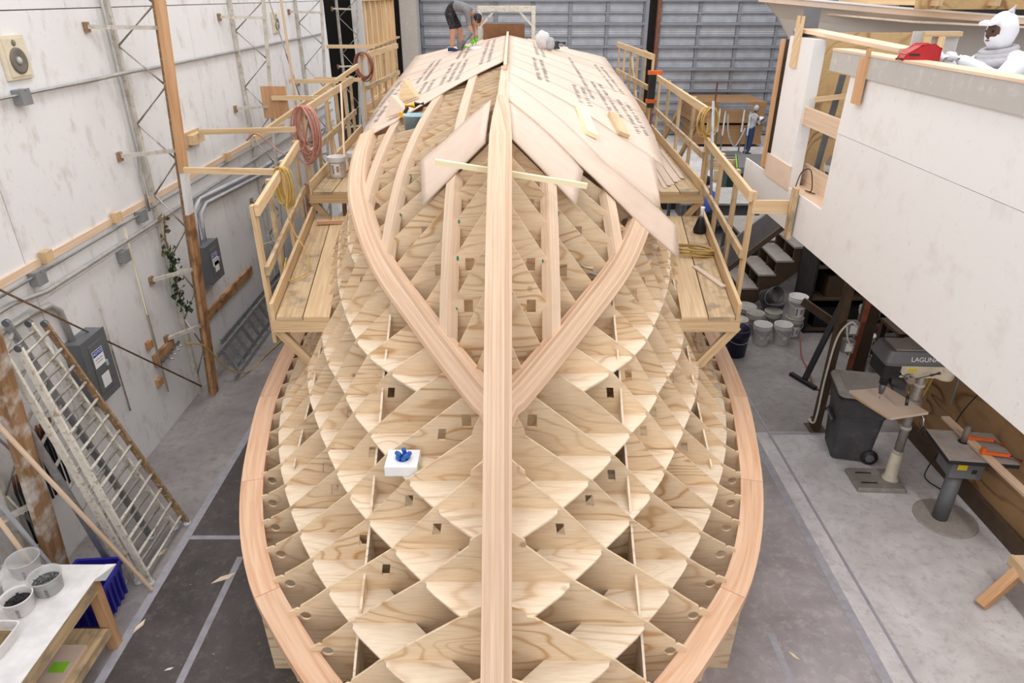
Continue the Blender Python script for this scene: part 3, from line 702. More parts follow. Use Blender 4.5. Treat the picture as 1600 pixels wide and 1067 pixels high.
# keel timber over the stem
def nrm_yz(f, y):
    d = (f(y+.02)-f(y-.02))/.04; n = V((0, -d, 1)); return n.normalized()
def keel_strip(y0, y1, w_, h_, off, name, mat):
    ys = []; y = y0
    while y < y1: ys.append(y); y += .1
    ys.append(y1)
    us = [nrm_yz(KEEL, y) for y in ys]
    pa = [V((X0, y, KEEL(y)))+u*off for y, u in zip(ys, us)]
    wv = [w_(y) for y in ys] if callable(w_) else w_
    MB().sweep(pa, [V((1, 0, 0))]*len(ys), us, wv, h_).build(name, mat, hull)
keel_strip(1.9, 7.9, lambda y: .20 if y < 6.2 else .20-.07*min(1, (y-6.2)/1.4), .13, 0.0, 'keel', 'fir')
keel_strip(7.9, 11.0, .12, .10, .0, 'keel', 'fir')
keel_strip(10.4, 17.6, .045, .07, .09, 'ridge_strip', 'fir_plain')
def bot_normal(a, y, side):
    dx = (botz(a+.02, y)-botz(max(0, a-.02), y))/(.04 if a > .02 else a+.02); dy = (botz(a, y+.05)-botz(a, y-.05))/.1
    return V((-side*dx, -dy, 1)).normalized()
def bot_pt(a, y, side, off): return V((X0+side*a, y, botz(a, y)))+bot_normal(a, y, side)*off
def strip_on_bottom(fa, y0, y1, side, w_, h_, off, name, mat):
    ys = []; y = y0
    while y < y1: ys.append(y); y += .12
    ys.append(y1)
    pa = [bot_pt(fa(y), y, side, off) for y in ys]; us = [bot_normal(fa(y), y, side) for y in ys]; ss = []
    for i in range(len(pa)):
        t = (pa[min(i+1, len(pa)-1)]-pa[max(i-1, 0)]).normalized(); ss.append(us[i].cross(t).normalized()*-1)
        us[i] = ss[i].cross(t).normalized()
        if us[i].z < 0: us[i] = -us[i]
    MB().sweep(pa, ss, us, w_, h_).build(name, mat, hull)
for side in (-1, 1):
    strip_on_bottom(lambda y: max(0.02, CHX(y)-.06), 4.08, 7.3 if side > 0 else 9.6, side, .23, .10, .015, 'chine_log', 'fir')
def batten(xa, side, w_=.125, k=.0, y1=18.0):
    # runs aft from the point where it lands on the chine log
    f = lambda y: xa+k*(y-7)
    y = 4.3
    while y < 17 and CHX(y)-.07 < f(y): y += .02
    strip_on_bottom(f, y, y1, side, w_, .10, -.01, 'batten', 'fir_plain')
BATS = [(.45, .008), (1.10, -.045), (1.49, -.01)]
for side in (-1, 1):
    for xa, k in BATS: batten(xa, side, .125, k)
# sheer clamp: scarfed lengths of flat timber lying round the edge
def sheer_piece(y0, y1, side):
    ys = [y0+(y1-y0)*i/8 for i in range(9)]; pa = []; ss = []
    for y in ys:
        e = .03; t = V((side*(SHR(y+e)-SHR(y-e)), 2*e, 0)).normalized(); s = V((t.y, -t.x, 0))
        if s.x*side < 0: s = -s
        pa.append(V((X0+side*SHR(y), y, ZSF(y)-.045))-s*.105); ss.append(s)
    MB().sweep(pa, ss, [V((0, 0, 1))]*9, .21, .09).build('sheer_clamp', 'sheer', hull)
for side in (-1, 1):
    cuts = [2.12, 3.0, 4.05, 5.4, 6.9, 8.6, 10.6, 13, 15.6, 18.2]
    for a, b in zip(cuts, cuts[1:]): sheer_piece(a, b-.004, side)
# veneer sheets laid on the bottom
def hit(px, py, off=.04):
    r = U(px, py, Z=0)-V((0, 0, CAMH)); r.normalize(); t = 3.0; last = None
    while t < 30:
        p = V((0, 0, CAMH))+r*t
        if p.z < botz(abs(p.x-X0), p.y)+off: return p
        t += .01
    return p
def plank(A, B, side, off, name='hull_sheet', n=10, m=6, mat='mahog', t=.012, ymax=18.25):
    # A, B: matching edge polylines of (half width, y)
    rows = []; ups = []
    def samp(Pl, s):
        s *= len(Pl)-1; i = min(int(s), len(Pl)-2); f = s-i
        return (Pl[i][0]+(Pl[i+1][0]-Pl[i][0])*f, Pl[i][1]+(Pl[i+1][1]-Pl[i][1])*f)
    for i in range(n+1):
        a = samp(A, i/n); b = samp(B, i/n); r_ = []; u_ = []
        for j in range(m+1):
            f = j/m; x = max(0.004, a[0]+(b[0]-a[0])*f); y = min(ymax, a[1]+(b[1]-a[1])*f)
            r_.append(bot_pt(x, y, side, off)); u_.append(bot_normal(x, y, side))
        rows.append(r_); ups.append(u_)
    MB().sheet(rows, ups, t).build(name, mat, hull, fix=True)
def hp(px, py, off=.05):
    p = hit(px, py, off); return (abs(p.x-X0), p.y)
SH = .045
plank([(.07, 6.36), (.40, 6.36), (.67, 6.34)], [(.03, 7.72), (.47, 7.36), (.80, 7.05)], 1, SH)
plank([(.0, 7.74), (.72, 7.12), (1.38, 6.9), (1.84, 6.88)], [(.0, 9.3), (1.05, 7.57), (1.66, 7.36), (1.88, 7.28)], 1, SH+.012, n=14)
plank([(.0, 9.33), (1.06, 7.60), (1.67, 7.39), (1.72, 7.44)], [(.0, 10.2), (.96, 9.33), (1.32, 8.94), (1.86, 8.64)], 1, SH, n=14)
plank([(.11, 6.37), (.41, 6.39), (.72, 6.40)], [(.11, 8.05), (.58, 7.42), (.84, 7.31)], -1, SH)
def aft(edge, side, over):
    y0 = 0; step = 1.22; cur = edge
    while True:
        nxt = [(x, y+step) for x, y in cur]
        if min(y for x, y in cur) > 17.4: break
        e1 = [(x, y+.006) for x, y in cur]
        lim = lambda P_: [(min(x, CHX(min(y, 17.5))+over) if i == len(P_)-1 else x, y) for i, (x, y) in enumerate(P_)]
        plank(lim(e1), lim(nxt), side, SH, n=12, ymax=17.5); cur = nxt
aft([(.0, 10.22), (.96, 9.36), (1.32, 8.97), (2.3, 8.5)], 1, .14)
aft([(.0, 11.72), (.39, 11.15), (1.04, 10.05), (1.46, 9.5), (2.2, 9.3)], -1, .02)
# stencilled print on the sheets
def stamp(half0, half1, y0, y1, side, rows_=2, seed=1):
    r = random.Random(seed); mb = MB()
    L_ = math.hypot(half1-half0, y1-y0); n = int(L_/.085)
    for q in range(rows_):
        for i in range(n):
            if r.random() < .14: continue
            t = i/n; h = half0+(half1-half0)*t+(q*.13); y = y0+(y1-y0)*t
            for (a, b) in ((0, .0), (.035, .012)) if r.random() < .6 else ((0, 0),):
                ln = r.uniform(.045, .075); base = len(mb.v)
                for (dh, dy) in ((0, 0), (0, .022), (ln, .022+.03), (ln, .03)):
                    mb.v.append(bot_pt(h+dh+b, y+dy+a, side, SH+.0145))
                idx = (base, base+1, base+2, base+3)
                mb.face(idx if side < 0 else idx[::-1])
    mb.build("stencil_print", "ink_grey", hull, kind="stuff")
for i, a in enumerate([(.45, .45, 10.6, 13.6, 1, 2), (.55, .55, 14.2, 17.2, 1, 2), (1.0, 1.02, 9.9, 11.5, 1, 2), (1.25, 1.25, 10.6, 15.5, 1, 1), (1.45, 1.42, 9.9, 12.5, 1, 2), (1.75, 1.72, 9.4, 11.4, 1, 2), (1.8, 1.8, 12.2, 15.5, 1, 2),
                       (.25, .25, 12.3, 17.0, -1, 2), (.7, .7, 11.2, 13.9, -1, 3), (.8, .8, 14.4, 17.0, -1, 2), (1.15, 1.15, 11.0, 12.2, -1, 2), (1.35, 1.35, 12.4, 15.4, -1, 2), (1.78, 1.78, 10.0, 13.5, -1, 2)]):
    stamp(*a, seed=i+3)
# resin smears on the frames are tiny teal dabs beside the battens
r_ = random.Random(11)
for side in (-1, 1):
    mb = MB()
    for xa, k in BATS[:2]:
        for y in FY:
            if 4.9 < y < 9 and CHX(y) > xa+.15 and r_.random() < .75:
                x = xa+k*(y-7)+(.075 if r_.random() < .5 else -.075); z = botz(x, y)-r_.uniform(.03, .12)
                s_ = r_.uniform(.006, .016)
                mb.ell((X0+side*x, y-.001, z), s_, .003, s_*2.2, 7, 5)
    mb.build("resin_smear", "teal", hull, kind="stuff")
# ------------------------------------------------------------------ left wall: columns, pipes, panels
def outx(z): return -4.6+.077*z
def column(y, label, style, zb=0.0):
    t = thing('truss_column', label, 'column', (-4.7, y, 0), 'tapered truss columns of the left wall')
    MB().box(WX+.005, WX+.065, y-.035, y+.035, 0, 8.2).build('wall_chord', 'pale_steel', t)
    a = V((outx(0), y, 0)); b = V((outx(8.2), y, 8.2))
    sx = V((-.06, 0, 0))
    MB().beam(a+sx, b+sx, .07, .05, (1, 0, 0)).build('outer_chord', 'pale_steel' if style > 1 else 'rust', t)
    z = .35; k = 0
    while z < 7.6:
        z2 = z+.46; p = V((WX+.06, y, z)); q = V((outx(z2)-.07, y, z2))
        if k % 2: p = V((outx(z)-.07, y, z)); q = V((WX+.06, y, z2))
        MB().tube([p, q], .013, 6).build('web_rod', 'pale_steel', t); z = z2; k += 1
    for z in (1.18, 2.06, 3.7, 5.15, 6.4):
        MB().beam((outx(z)-.05, y-.02, z), (WX+.03, y-.52, z+.03), .045, .045).build('wall_brace', 'pale_steel', t)
        MB().box(WX, WX+.04, y-.56, y-.48, z-.03, z+.08).build('brace_clip', 'rust', t)
    def face(z0, z1, mat, w_=.2, th=.05):
        MB().frustum((outx(z0), y, z0), (outx(z1), y, z1), V((0, 0, 1)), V((0, 1, 0)), V((1, 0, 0)), w_, th).build('facing_board', mat, t)
    if style == 1: face(0, 2.85, 'post', .17); face(2.852, 3.42, 'white', .17); face(3.425, 8.2, 'post_orange', .2)
    if style == 0: face(0, 3.2, 'post_mixed', .24); face(3.203, 8.2, 'post_orange', .2)
    return t
column(5.1, 'paint-splashed brown truss column behind the leaning ladders', 0)
column(9.05, 'truss column faced with an orange board, white band at mid height', 1)
column(13.0, 'bare pale steel truss column beside the pink coiled hose', 2)
column(16.95, 'bare pale steel truss column next to the red coiled hose', 2)
column(20.9, 'truss column standing in the dark recess before the stud wall', 3)
def pipe(name, pts, r, mat, label, cat='pipe', group=None, n=8):
    return MB().tube(pts, r, n).build(name, mat, None, label, cat, group)
PX = WX+.045
pipe('conduit_pipe', [(PX, 2, 4.63), (PX, 8.4, 4.63), (PX+.13, 8.7, 4.66), (PX+.13, 9.35, 4.66), (PX, 9.6, 4.63), (PX, 19, 4.63)], .022, 'conduit', 'long horizontal conduit running high along the white wall')
pipe('conduit_pipe', [(PX, 2, 2.97), (PX, 19, 2.97)], .022, 'conduit', 'uppermost grey pipe of the wall bundle, right under the wooden rail')
pipe('conduit_pipe', [(PX+.02, 2, 2.86), (PX+.02, 6.0, 2.86), (PX+.02, 6.5, 2.78), (PX+.02, 19, 2.78)], .026, 'conduit', 'middle pipe of the wall bundle with a bend near the breaker panel')
pipe('conduit_pipe', [(PX, 2, 2.66), (PX, 6.2, 2.66), (PX, 6.5, 2.62), (PX, 6.62, 2.5), (PX, 6.66, 2.1)], .034, 'conduit', 'thick pipe curving down into the large breaker panel')
pipe('conduit_pipe', [(PX, 8.85, 2.95), (PX, 8.85, 3.4), (PX, 8.93, 3.6), (PX, 8.93, 8.1)], .02, 'conduit', 'vertical conduit climbing beside the orange faced column')
pipe('conduit_pipe', [(PX, 7.27, .83), (PX, 7.27, 2.55)], .012, 'pale_steel', 'thin vertical pipe beside the large breaker panel')
pipe('air_pipe', [(PX+.02, 8.15, .58), (PX+.02, 8.15, 2.93)], .017, 'ivory', 'cream vertical air pipe with a row of valves')
pipe('conduit_pipe', [(PX+.02, 10.0, 2.05), (PX+.02, 10.05, 2.6), (PX+.02, 10.3, 2.72), (PX+.02, 13, 2.55), (PX+.02, 19, 2.5)], .034, 'steel', 'left thick grey pipe rising out of the far breaker panel')
pipe('conduit_pipe', [(PX+.02, 10.2, 2.05), (PX+.02, 10.25, 2.5), (PX+.02, 10.5, 2.60), (PX+.02, 13, 2.45), (PX+.02, 19, 2.4)], .028, 'steel', 'right thick grey pipe rising out of the far breaker panel')
pipe('brace_rod', [(WX+.1, 5.15, 3.72), (WX+.1, 9.0, .16)], .014, 'rust', 'long diagonal steel brace rod crossing the white wall', 'rod')
pipe('brace_rod', [(WX+.1, 14.2, 6.6), (WX+.1, 16.9, 2.2)], .014, 'pale_steel', 'diagonal brace rod between the two bare truss columns', 'rod')
MB().box(WX, WX+.025, 2, 15, 3.02, 3.10).build('wall_rail', 'fir_plain', None, 'long pale wooden rail above the pipe bundle', 'rail')
for i, (y, z) in enumerate(((6.6, 3.10), (8.0, 3.10), (11.6, 3.08))):
    MB().box(WX+.025, WX+.10, y, y+.12, z-.06, z+.06).build('wood_block', 'pine', None, ('wooden block on the wall rail above the large breaker panel', 'wooden block on the wall rail above the cream air pipe', 'wooden block on the wall rail beyond the orange faced column')[i], 'block')
jb = [(7.05, 4.61, 'grey junction box on the high conduit below the speaker'), (6.45, 2.95, 'grey junction box on the pipe bundle above the large breaker panel'), (8.62, 2.95, 'grey junction box where the vertical conduit meets the bundle'), (8.0, 2.62, 'small grey outlet box hanging under the bundle by the air pipe'), (12.4, 1.72, 'small round grey box on the wall past the far breaker panel')]
for y, z, lb in jb:
    t = thing('junction_box', lb, 'box', (WX, y, z-.06)); MB().box(WX, WX+.09, y-.07, y+.07, z-.07, z+.07).build('housing', 'box_grey', t, bevel=.006)
    MB().box(WX+.09, WX+.10, y-.075, y+.075, z-.075, z+.075).build('cover', 'box_grey', t); MB().lathe([(.007, 0), (.007, .004)], (WX+.10, y, z+.06), 8, (1, 0, 0)).build('screw', 'steel_dark', t)
pipe('conduit_pipe', [(PX, 12.4, 1.62), (PX, 12.4, .9), (PX, 12.7, .7)], .02, 'steel', 'short conduit dropping from the small round box')
def speaker(y, z, lb):
    t = thing('wall_speaker', lb, 'speaker', (WX, y, z), 'speakers set into the white wall')
    MB().box(WX, WX+.035, y-.19, y+.19, z-.2, z+.2).build('frame', 'ivory', t, bevel=.008)
    MB().box(WX+.035, WX+.045, y-.15, y+.15, z-.17, z+.17).build('baffle', 'ivory', t)
    MB().lathe([(.12, 0), (.118, .012), (.1, .014), (.05, .003), (.0, .004)], (WX+.046, y, z-.03), 28, (1, 0, 0)).build('cone', 'cone', t)
    MB().lathe([(.042, 0), (.03, .018), (0, .024)], (WX+.049, y, z-.03), 16, (1, 0, 0)).build('dust_cap', 'conduit', t)
    MB().lathe([(.03, 0), (.024, .008), (0, .01)], (WX+.046, y, z+.13), 14, (1, 0, 0)).build('tweeter', 'cone', t)
speaker(7.17, 4.96, 'ivory wall speaker above the high conduit and its grey box')
speaker(15.4, 5.0, 'small ivory wall speaker between the bare truss columns')
def breaker(y0, y1, z0, z1, lb, notice, d=.2):
    t = thing('breaker_panel', lb, 'electrical panel', (WX, (y0+y1)/2, z0)); x = WX+d
    MB().box(WX, x-.01, y0, y1, z0, z1).build('cabinet', 'panel_grey', t)
    MB().box(x-.01, x+.005, y0-.01, y1+.01, z0-.01, z1+.01).build('cover', 'panel_grey', t, bevel=.003)
    dr = MB().box(x+.005, x+.014, y0+.10, y1-.10, z0+.10, z1-.08).build('door', 'panel_grey', t, bevel=.003)
    MB().box(x+.014, x+.03, y1-.15, y1-.12, (z0+z1)/2-.03, (z0+z1)/2+.04).build('latch', 'steel', dr)
    ym = (y0+y1)/2
    MB().box(x+.014, x+.0155, ym-.11, ym+.09, z1-.36, z1-.16).build('notice_label', 'paper', t)
    MB().box(x+.0155, x+.016, ym-.105, ym+.085, z1-.23, z1-.165).build('notice_band', 'ink_blue', t)
    text_mesh('NOTICE', .05, 'paper', 'notice_text', t, (x+.0165, ym-.01, z1-.198), (PI/2, 0, PI/2))
    for k, s_ in enumerate(('ELECTRICAL PANEL', 'DO NOT BLOCK')): text_mesh(s_, .016, 'ink', 'notice_text', t, (x+.0162, ym-.01, z1-.27-k*.035), (PI/2, 0, PI/2))
    MB().box(x+.014, x+.0155, ym-.06, ym+.09, z0+.14, z0+.30).build('paper_label', 'paper', t)
breaker(6.53, 6.99, 1.36, 2.13, 'large grey breaker panel with notice label behind the ladders', True)
breaker(9.86, 10.34, 1.48, 2.08, 'dark grey breaker panel past the orange faced column', False)
# valves on the air pipe
t = thing('air_manifold', 'brass air manifold with four couplings on the cream pipe', 'valve', (WX, 8.2, 1.0))
MB().tube([(PX+.05, 8.15, 1.05), (PX+.09, 8.62, 1.12)], .018, 8).build('bar', 'steel_dark', t)
for k in range(4):
    yk = 8.25+k*.1; MB().tube([(PX+.07, yk, 1.07+k*.015), (PX+.17, yk-.02, 1.05+k*.015)], [.016, .013], 8).build('coupling', 'chrome', t)
MB().box(WX, WX+.05, 8.1, 8.65, 1.0, 1.16).build('backing_board', 'post', t)
for z in (1.35, .78): MB().box(WX, WX+.06, 8.02, 8.12, z-.05, z+.05).build('wood_block', 'post', None, ('brown block behind the cream air pipe, upper one' if z > 1 else 'brown block behind the cream air pipe, lower one'), 'block')
pipe('air_hose', curve_pts([(PX+.17, 8.6, 1.1), (PX+.3, 8.9, .9), (-4.45, 9.3, .3), (-4.3, 9.7, .02), (-4.2, 10.3, .02), (-4.0, 11.5, .02), (-3.95, 13.0, .02)]), .012, 'cord_yellow', 'yellow air hose drooping from the manifold onto the floor', 'hose')
t = thing('wall_ledge', 'brown plank fixed along the wall under the far breaker panel', 'plank', (WX, 10.8, .88)); MB().box(WX, WX+.04, 9.75, 11.9, .88, 1.03).build('plank', 'post', t); MB().box(WX+.04, WX+.09, 10.35, 10.75, 1.0, 1.05).build('ledge_block', 'post', t)
# ivy trailing down the faced column
t = thing('trailing_ivy', 'green ivy trailing down the orange faced column', 'plant', (-4.68, 8.95, 1.7)); r = random.Random(5)
st = curve_pts([(-4.7, 8.98, 2.85), (-4.72, 8.9, 2.5), (-4.66, 8.86, 2.15), (-4.7, 8.86, 1.8), (-4.64, 8.86, 1.5)], 6)
MB().tube(st, .008, 5).build('stem', 'leaf_dry', t)
for nm, mt, lo, hi, cnt in (('foliage', 'leaf', 8, 24, 110), ('dry_foliage', 'leaf_dry', 0, 9, 26)):
    mb = MB()
    for i in range(cnt):
        p = st[r.randint(lo, min(hi, len(st)-1))]+V((r.uniform(-.07, .07), r.uniform(-.08, .08), r.uniform(-.05, .05))); s_ = r.uniform(.025, .05)
        d = V((r.uniform(.2, 1), r.uniform(-1, 1), r.uniform(-1, .3))).normalized(); _, a, b = orth(d); n0 = len(mb.v)
        mb.v += [p-b*s_, p+a*s_*.8+d*.008, p+b*s_, p-a*s_*.8+d*.008]; mb.face((n0, n0+1, n0+2, n0+3))
    mb.build(nm, mt, t, kind='stuff')
# ------------------------------------------------------------------ ladders and lumber against the wall
def ladder(name, bl, br, tl, tr, n, mats, label, group=None, rail=(.07, .03), pads=True):
    bl, br, tl, tr = map(V, (bl, br, tl, tr)); t = thing(name, label, 'ladder', tuple((bl+br)/2), group)
    for a, b, m_ in ((bl, tl, mats[0]), (br, tr, mats[1])):
        side = (br-bl).normalized(); d = (b-a).normalized(); s = d.cross(side).normalized()
        MB().frustum(a, b, d, side, s, rail[1], rail[0]).build('rail', m_, t)
        if pads: MB().lathe([(.05, 0), (.05, .012), (.025, .03)], (a.x, a.y, .004), 14).build('foot_pad', 'steel', t)
        MB().lathe([(.035, -.02), (.035, .02)], b, 12, side).build('end_roller', 'steel_dark', t)
    for i in range(n):
        f = (i+.6)/n; MB().tube([bl+(tl-bl)*f, br+(tr-br)*f], .019, 8).build('rung', mats[2], t)
    return t
ladder('extension_ladder', (-3.79, 5.22, .01), (-3.79, 6.13, .01), (-4.42, 5.42, 2.68), (-4.66, 6.14, 2.58), 13, ('rust_white', 'rust', 'rust_white'), 'paint-chipped white ladder, the outermost leaning on the wall')
ladder('extension_ladder', (-3.92, 5.24, .01), (-3.90, 6.05, .01), (-4.52, 5.34, 2.74), (-4.72, 6.02, 2.64), 13, ('rust_white', 'rust_white', 'pale_steel'), 'white ladder nested between the outer ladder and the aluminium one')
ladder('aluminium_ladder', (-4.08, 5.22, .01), (-4.1, 5.9, .01), (-4.6, 5.25, 2.6), (-4.76, 5.8, 2.75), 10, ('alu', 'alu', 'pale_steel'), 'grey aluminium ladder nearest the wall among the leaning ones')
for i, (a, b, m_, lb) in enumerate((((-3.72, 5.12, .02), (-4.55, 4.9, 2.5), 'fir_plain', 'thin pink strip of lumber leaning by the white ladder foot'), ((-4.3, 4.72, .02), (-4.78, 4.62, 2.6), 'fir_plain', 'thin pink strip of lumber leaning beside the splashed column'), ((-4.42, 5.0, .02), (-4.74, 4.8, 1.9), 'steel', 'grey steel channel leaning among the ladders'))):
    MB().beam(a, b, .035, .022, (1, 0, 0)).build('lumber_strip' if i < 2 else 'steel_channel', m_, None, lb, 'lumber' if i < 2 else 'channel')
for i, (y, z) in enumerate(((5.35, 1.3), (5.75, 1.55))):
    t = thing('rod_bundle', ('bundle of copper-tipped black rods hung low on the wall', 'bundle of copper-tipped black rods hung behind the ladder rungs')[i], 'rods', (WX+.05, y, z-.75))
    for k in range(9):
        yy = y-.12+.03*k; x = WX+.05+.02*(k % 3)
        MB().tube([(x, yy, z-.75+.02*(k % 4)), (x, yy, z-.1)], .014, 6).build('rod', 'black', t)
        MB().tube([(x, yy, z-.1), (x+.015, yy+.02, z+.08)], .016, 6).build('rod_tip', 'copper', t)
def lying_ladder(dx, y0, y1, label):
    t = thing('aluminium_ladder', label, 'ladder', (-4.5, (y0+y1)/2, 0), 'aluminium ladders lying along the wall foot')
    a0 = V((-4.42+dx, y0, .045)); a1 = V((-4.42+dx, y1, .045)); b0 = V((-4.62+dx, y0, .46)); b1 = V((-4.62+dx, y1, .46))
    MB().beam(a0, a1, .03, .08).build('rail', 'alu', t); MB().beam(b0, b1, .03, .08).build('rail', 'alu', t)
    n = int((y1-y0)/.3)
    for i in range(n):
        f = (i+.5)/n; MB().beam(a0+(a1-a0)*f, b0+(b1-b0)*f, .04, .03, (0, 1, 0)).build('rung', 'alu', t)
lying_ladder(0, 9.45, 14.6, 'aluminium ladder lying on edge along the wall, outer one')
lying_ladder(-.12, 9.9, 15.4, 'aluminium ladder lying on edge along the wall, inner one')
# ------------------------------------------------------------------ scaffold platforms and guard rails
def platform(label, z, No, Ni, Fo, Fi, side, bracket=True, toe=True, nplank=2):
    No, Ni, Fo, Fi = [V((q[0], q[1], z)) for q in (No, Ni, Fo, Fi)]
    t = thing('scaffold_platform', label, 'platform', tuple((No+Fi)/2-V((0, 0, .25))))
    for k in range(nplank):
        f0 = k/nplank+.012; f1 = (k+1)/nplank-.012
        n0 = No+(Ni-No)*f0; n1 = No+(Ni-No)*f1; q0 = Fo+(Fi-Fo)*f0; q1 = Fo+(Fi-Fo)*f1
        mb = MB(); base = 0; ln = (q0-n0).length; w_ = (n1-n0).length
        for dz in (-.045, 0):
            for p in (n0, n1, q1, q0): mb.v.append(p+V((0, 0, dz)))
        mb.face((4, 5, 6, 7) if side < 0 else (7, 6, 5, 4), [(0, 0), (0, w_), (ln, w_), (ln, 0)] if side < 0 else [(ln, 0), (ln, w_), (0, w_), (0, 0)])
        mb.face((3, 2, 1, 0))
        for a, b in ((0, 1), (1, 2), (2, 3), (3, 0)): mb.face((a, b, b+4, a+4), [(0, 0), (w_, 0), (w_, .045), (0, .045)])
        mb.build('plank', 'pine_grey' if (k+int(z*10)) % 2 else 'pine', t, fix=True)
    if toe:
        d = (Fo-No).normalized(); o = V((side*.025, 0, .055)); MB().beam(No+o, Fo+o, .04, .2).build('toe_board', 'pine', t)
    m = 3
    for i in range(m):
        f = (.0, .5, .96)[i]; a = No+(Fo-No)*f+V((side*.06, .03, -.115)); b = Ni+(Fi-Ni)*f+V((-side*.22, .03, -.115))
        MB().beam(a, b, .05, .14).build('cross_beam', 'pine', t)
        if bracket: MB().beam(a+V((0, .05, -.03)), a+V((-side*.45, .05, -.62)), .1, .05, (0, 1, 0)).build('knee_brace', 'pine', t)
    return t
def guard_rail(label, pts, z0, z1, side, posts, mid=.5, post_len=0.0, mats=('pine', 'pine_grey')):
    P0 = V((pts[0][0], pts[0][1], 0)); P1 = V((pts[1][0], pts[1][1], 0)); t = thing('guard_rail', label, 'railing', (P0.x, P0.y, z0-post_len))
    up = V((0, 0, 1))
    MB().beam(P0+up*(z1-.05), P1+up*(z1-.05), .045, .12).build('top_rail', mats[0], t)
    MB().beam(P0+up*(z0+(z1-z0)*mid), P1+up*(z0+(z1-z0)*mid), .045, .10).build('mid_rail', mats[1], t)
    for i, f in enumerate(posts):
        p = P0+(P1-P0)*f+V((side*.045, 0, 0))
        MB().box(p.x-.022, p.x+.022, p.y-.045, p.y+.045, z0-post_len, z1+(.02 if i % 2 else -.005)).build('post', mats[i % 2], t)
    return t
platform('low plank platform on the left, nearest the gap between the ladders and hull', 2.36, (-2.59, 6.77), (-1.99, 6.77), (-3.14, 10.6), (-2.60, 10.6), -1)
platform('middle plank platform on the left, carrying a white bucket', 2.75, (-3.13, 10.6), (-2.50, 10.6), (-3.36, 15.9), (-2.72, 15.9), -1)
platform('far high plank platform on the left, below the red coiled hose', 3.15, (-3.25, 16.0), (-2.72, 16.0), (-3.05, 19.5), (-2.5, 19.5), -1)
platform('low plank platform on the right with a coil of yellow cord', 2.36, (2.45, 6.77), (1.85, 6.77), (2.98, 10.6), (2.42, 10.6), 1)
platform('middle plank platform on the right with offcuts of veneer', 2.75, (2.95, 10.6), (2.32, 10.6), (3.12, 15.9), (2.5, 15.9), 1)
platform('far high plank platform on the right, before the steel doors', 3.15, (3.0, 16.0), (2.5, 16.0), (2.85, 19.5), (2.3, 19.5), 1)
guard_rail('guard rail on the left with a yellow cord hung on it', ((-2.66, 6.95), (-3.22, 10.5)), 2.3, 3.55, -1, (.015, .3, .62, .97), .42, .35)
guard_rail('guard rail on the left with the pink hose on its end', ((-3.18, 10.9), (-3.36, 15.3)), 2.7, 3.97, -1, (.01, .2, .42, .62, .82, .99), .45, .4)
guard_rail('guard rail on the left with the red hose on its end', ((-3.22, 15.9), (-3.0, 19.4)), 3.1, 4.37, -1, (.01, .2, .4, .6, .8, .99), .45, .4)
guard_rail('guard rail on the right tied to the white mezzanine', ((2.66, 7.5), (3.02, 10.9)), 2.3, 3.55, 1, (.02, .3, .62, .97), .42, .35)
guard_rail('guard rail on the right with the yellow cord on its post', ((2.98, 10.8), (3.12, 15.6)), 2.7, 3.97, 1, (.01, .25, .5, .75, .99), .45, .4)
guard_rail('guard rail on the right closest to the steel doors', ((3.02, 15.9), (2.85, 20.0)), 3.1, 4.37, 1, (.01, .2, .4, .6, .8, .99), .45, .4)
for i, (a, b, lb) in enumerate((((-4.2, 8.78, 3.50), (-2.98, 8.78, 3.48), 'wooden tie from the orange faced column to the left guard rail'), ((-4.72, 10.6, 3.66), (-3.26, 10.6, 3.70), 'wooden tie from a wall block to the pink hose post'),
        ((-4.3, 12.85, 3.86), (-3.3, 12.85, 3.86), 'wooden tie from the first bare column to the middle rail'), ((-4.3, 14.0, 4.02), (-3.36, 14.0, 4.02), 'wooden tie crossing above the middle left rail'),
        ((-4.25, 17.0, 4.45), (-3.15, 17.0, 4.45), 'wooden tie from the second bare column to the far rail'), ((-4.25, 15.6, 3.9), (-3.24, 15.6, 3.88), 'wooden tie behind the red coiled hose'), ((-4.2, 11.4, 3.42), (-3.2, 15.2, 4.2), 'long sloping batten from the wall to the red hose post'))):
    MB().beam(a, b, .05, .075).build('tie_beam', 'pine', None, lb, 'beam', 'ties from the wall to the left rails')
t = thing('wall_cleat', 'wooden block on the white wall holding a tie', 'block', (WX, 10.6, 3.5)); MB().box(WX, WX+.12, 10.4, 10.8, 3.5, 3.64).build('block', 'pine', t); MB().box(WX, WX+.03, 10.35, 10.85, 3.46, 3.68).build('backing', 'pine_grey', t)
MB().box(-4.5, -4.05, 12.90, 12.96, 3.5, 4.05).build('ply_board', 'post_orange', None, 'orange plywood offcut fixed to the first bare column', 'board')
MB().beam((-4.0, 13.3, 2.2), (-4.05, 13.3, 7.2), .05, .035, (1, 0, 0)).build('lumber_pole', 'fir_plain', None, 'tall thin pink pole standing by the first bare column', 'pole')
MB().beam((-4.1, 16.2, .02), (-4.0, 16.2, 2.2), .09, .09).build('prop_post', 'post', None, 'short dark prop under the wall ties', 'post')
MB().beam((-4.03, 13.3, .01), (-4.03, 13.3, 2.2), .09, .09).build('prop_post', 'post', None, 'prop carrying the tall thin pink pole', 'post')
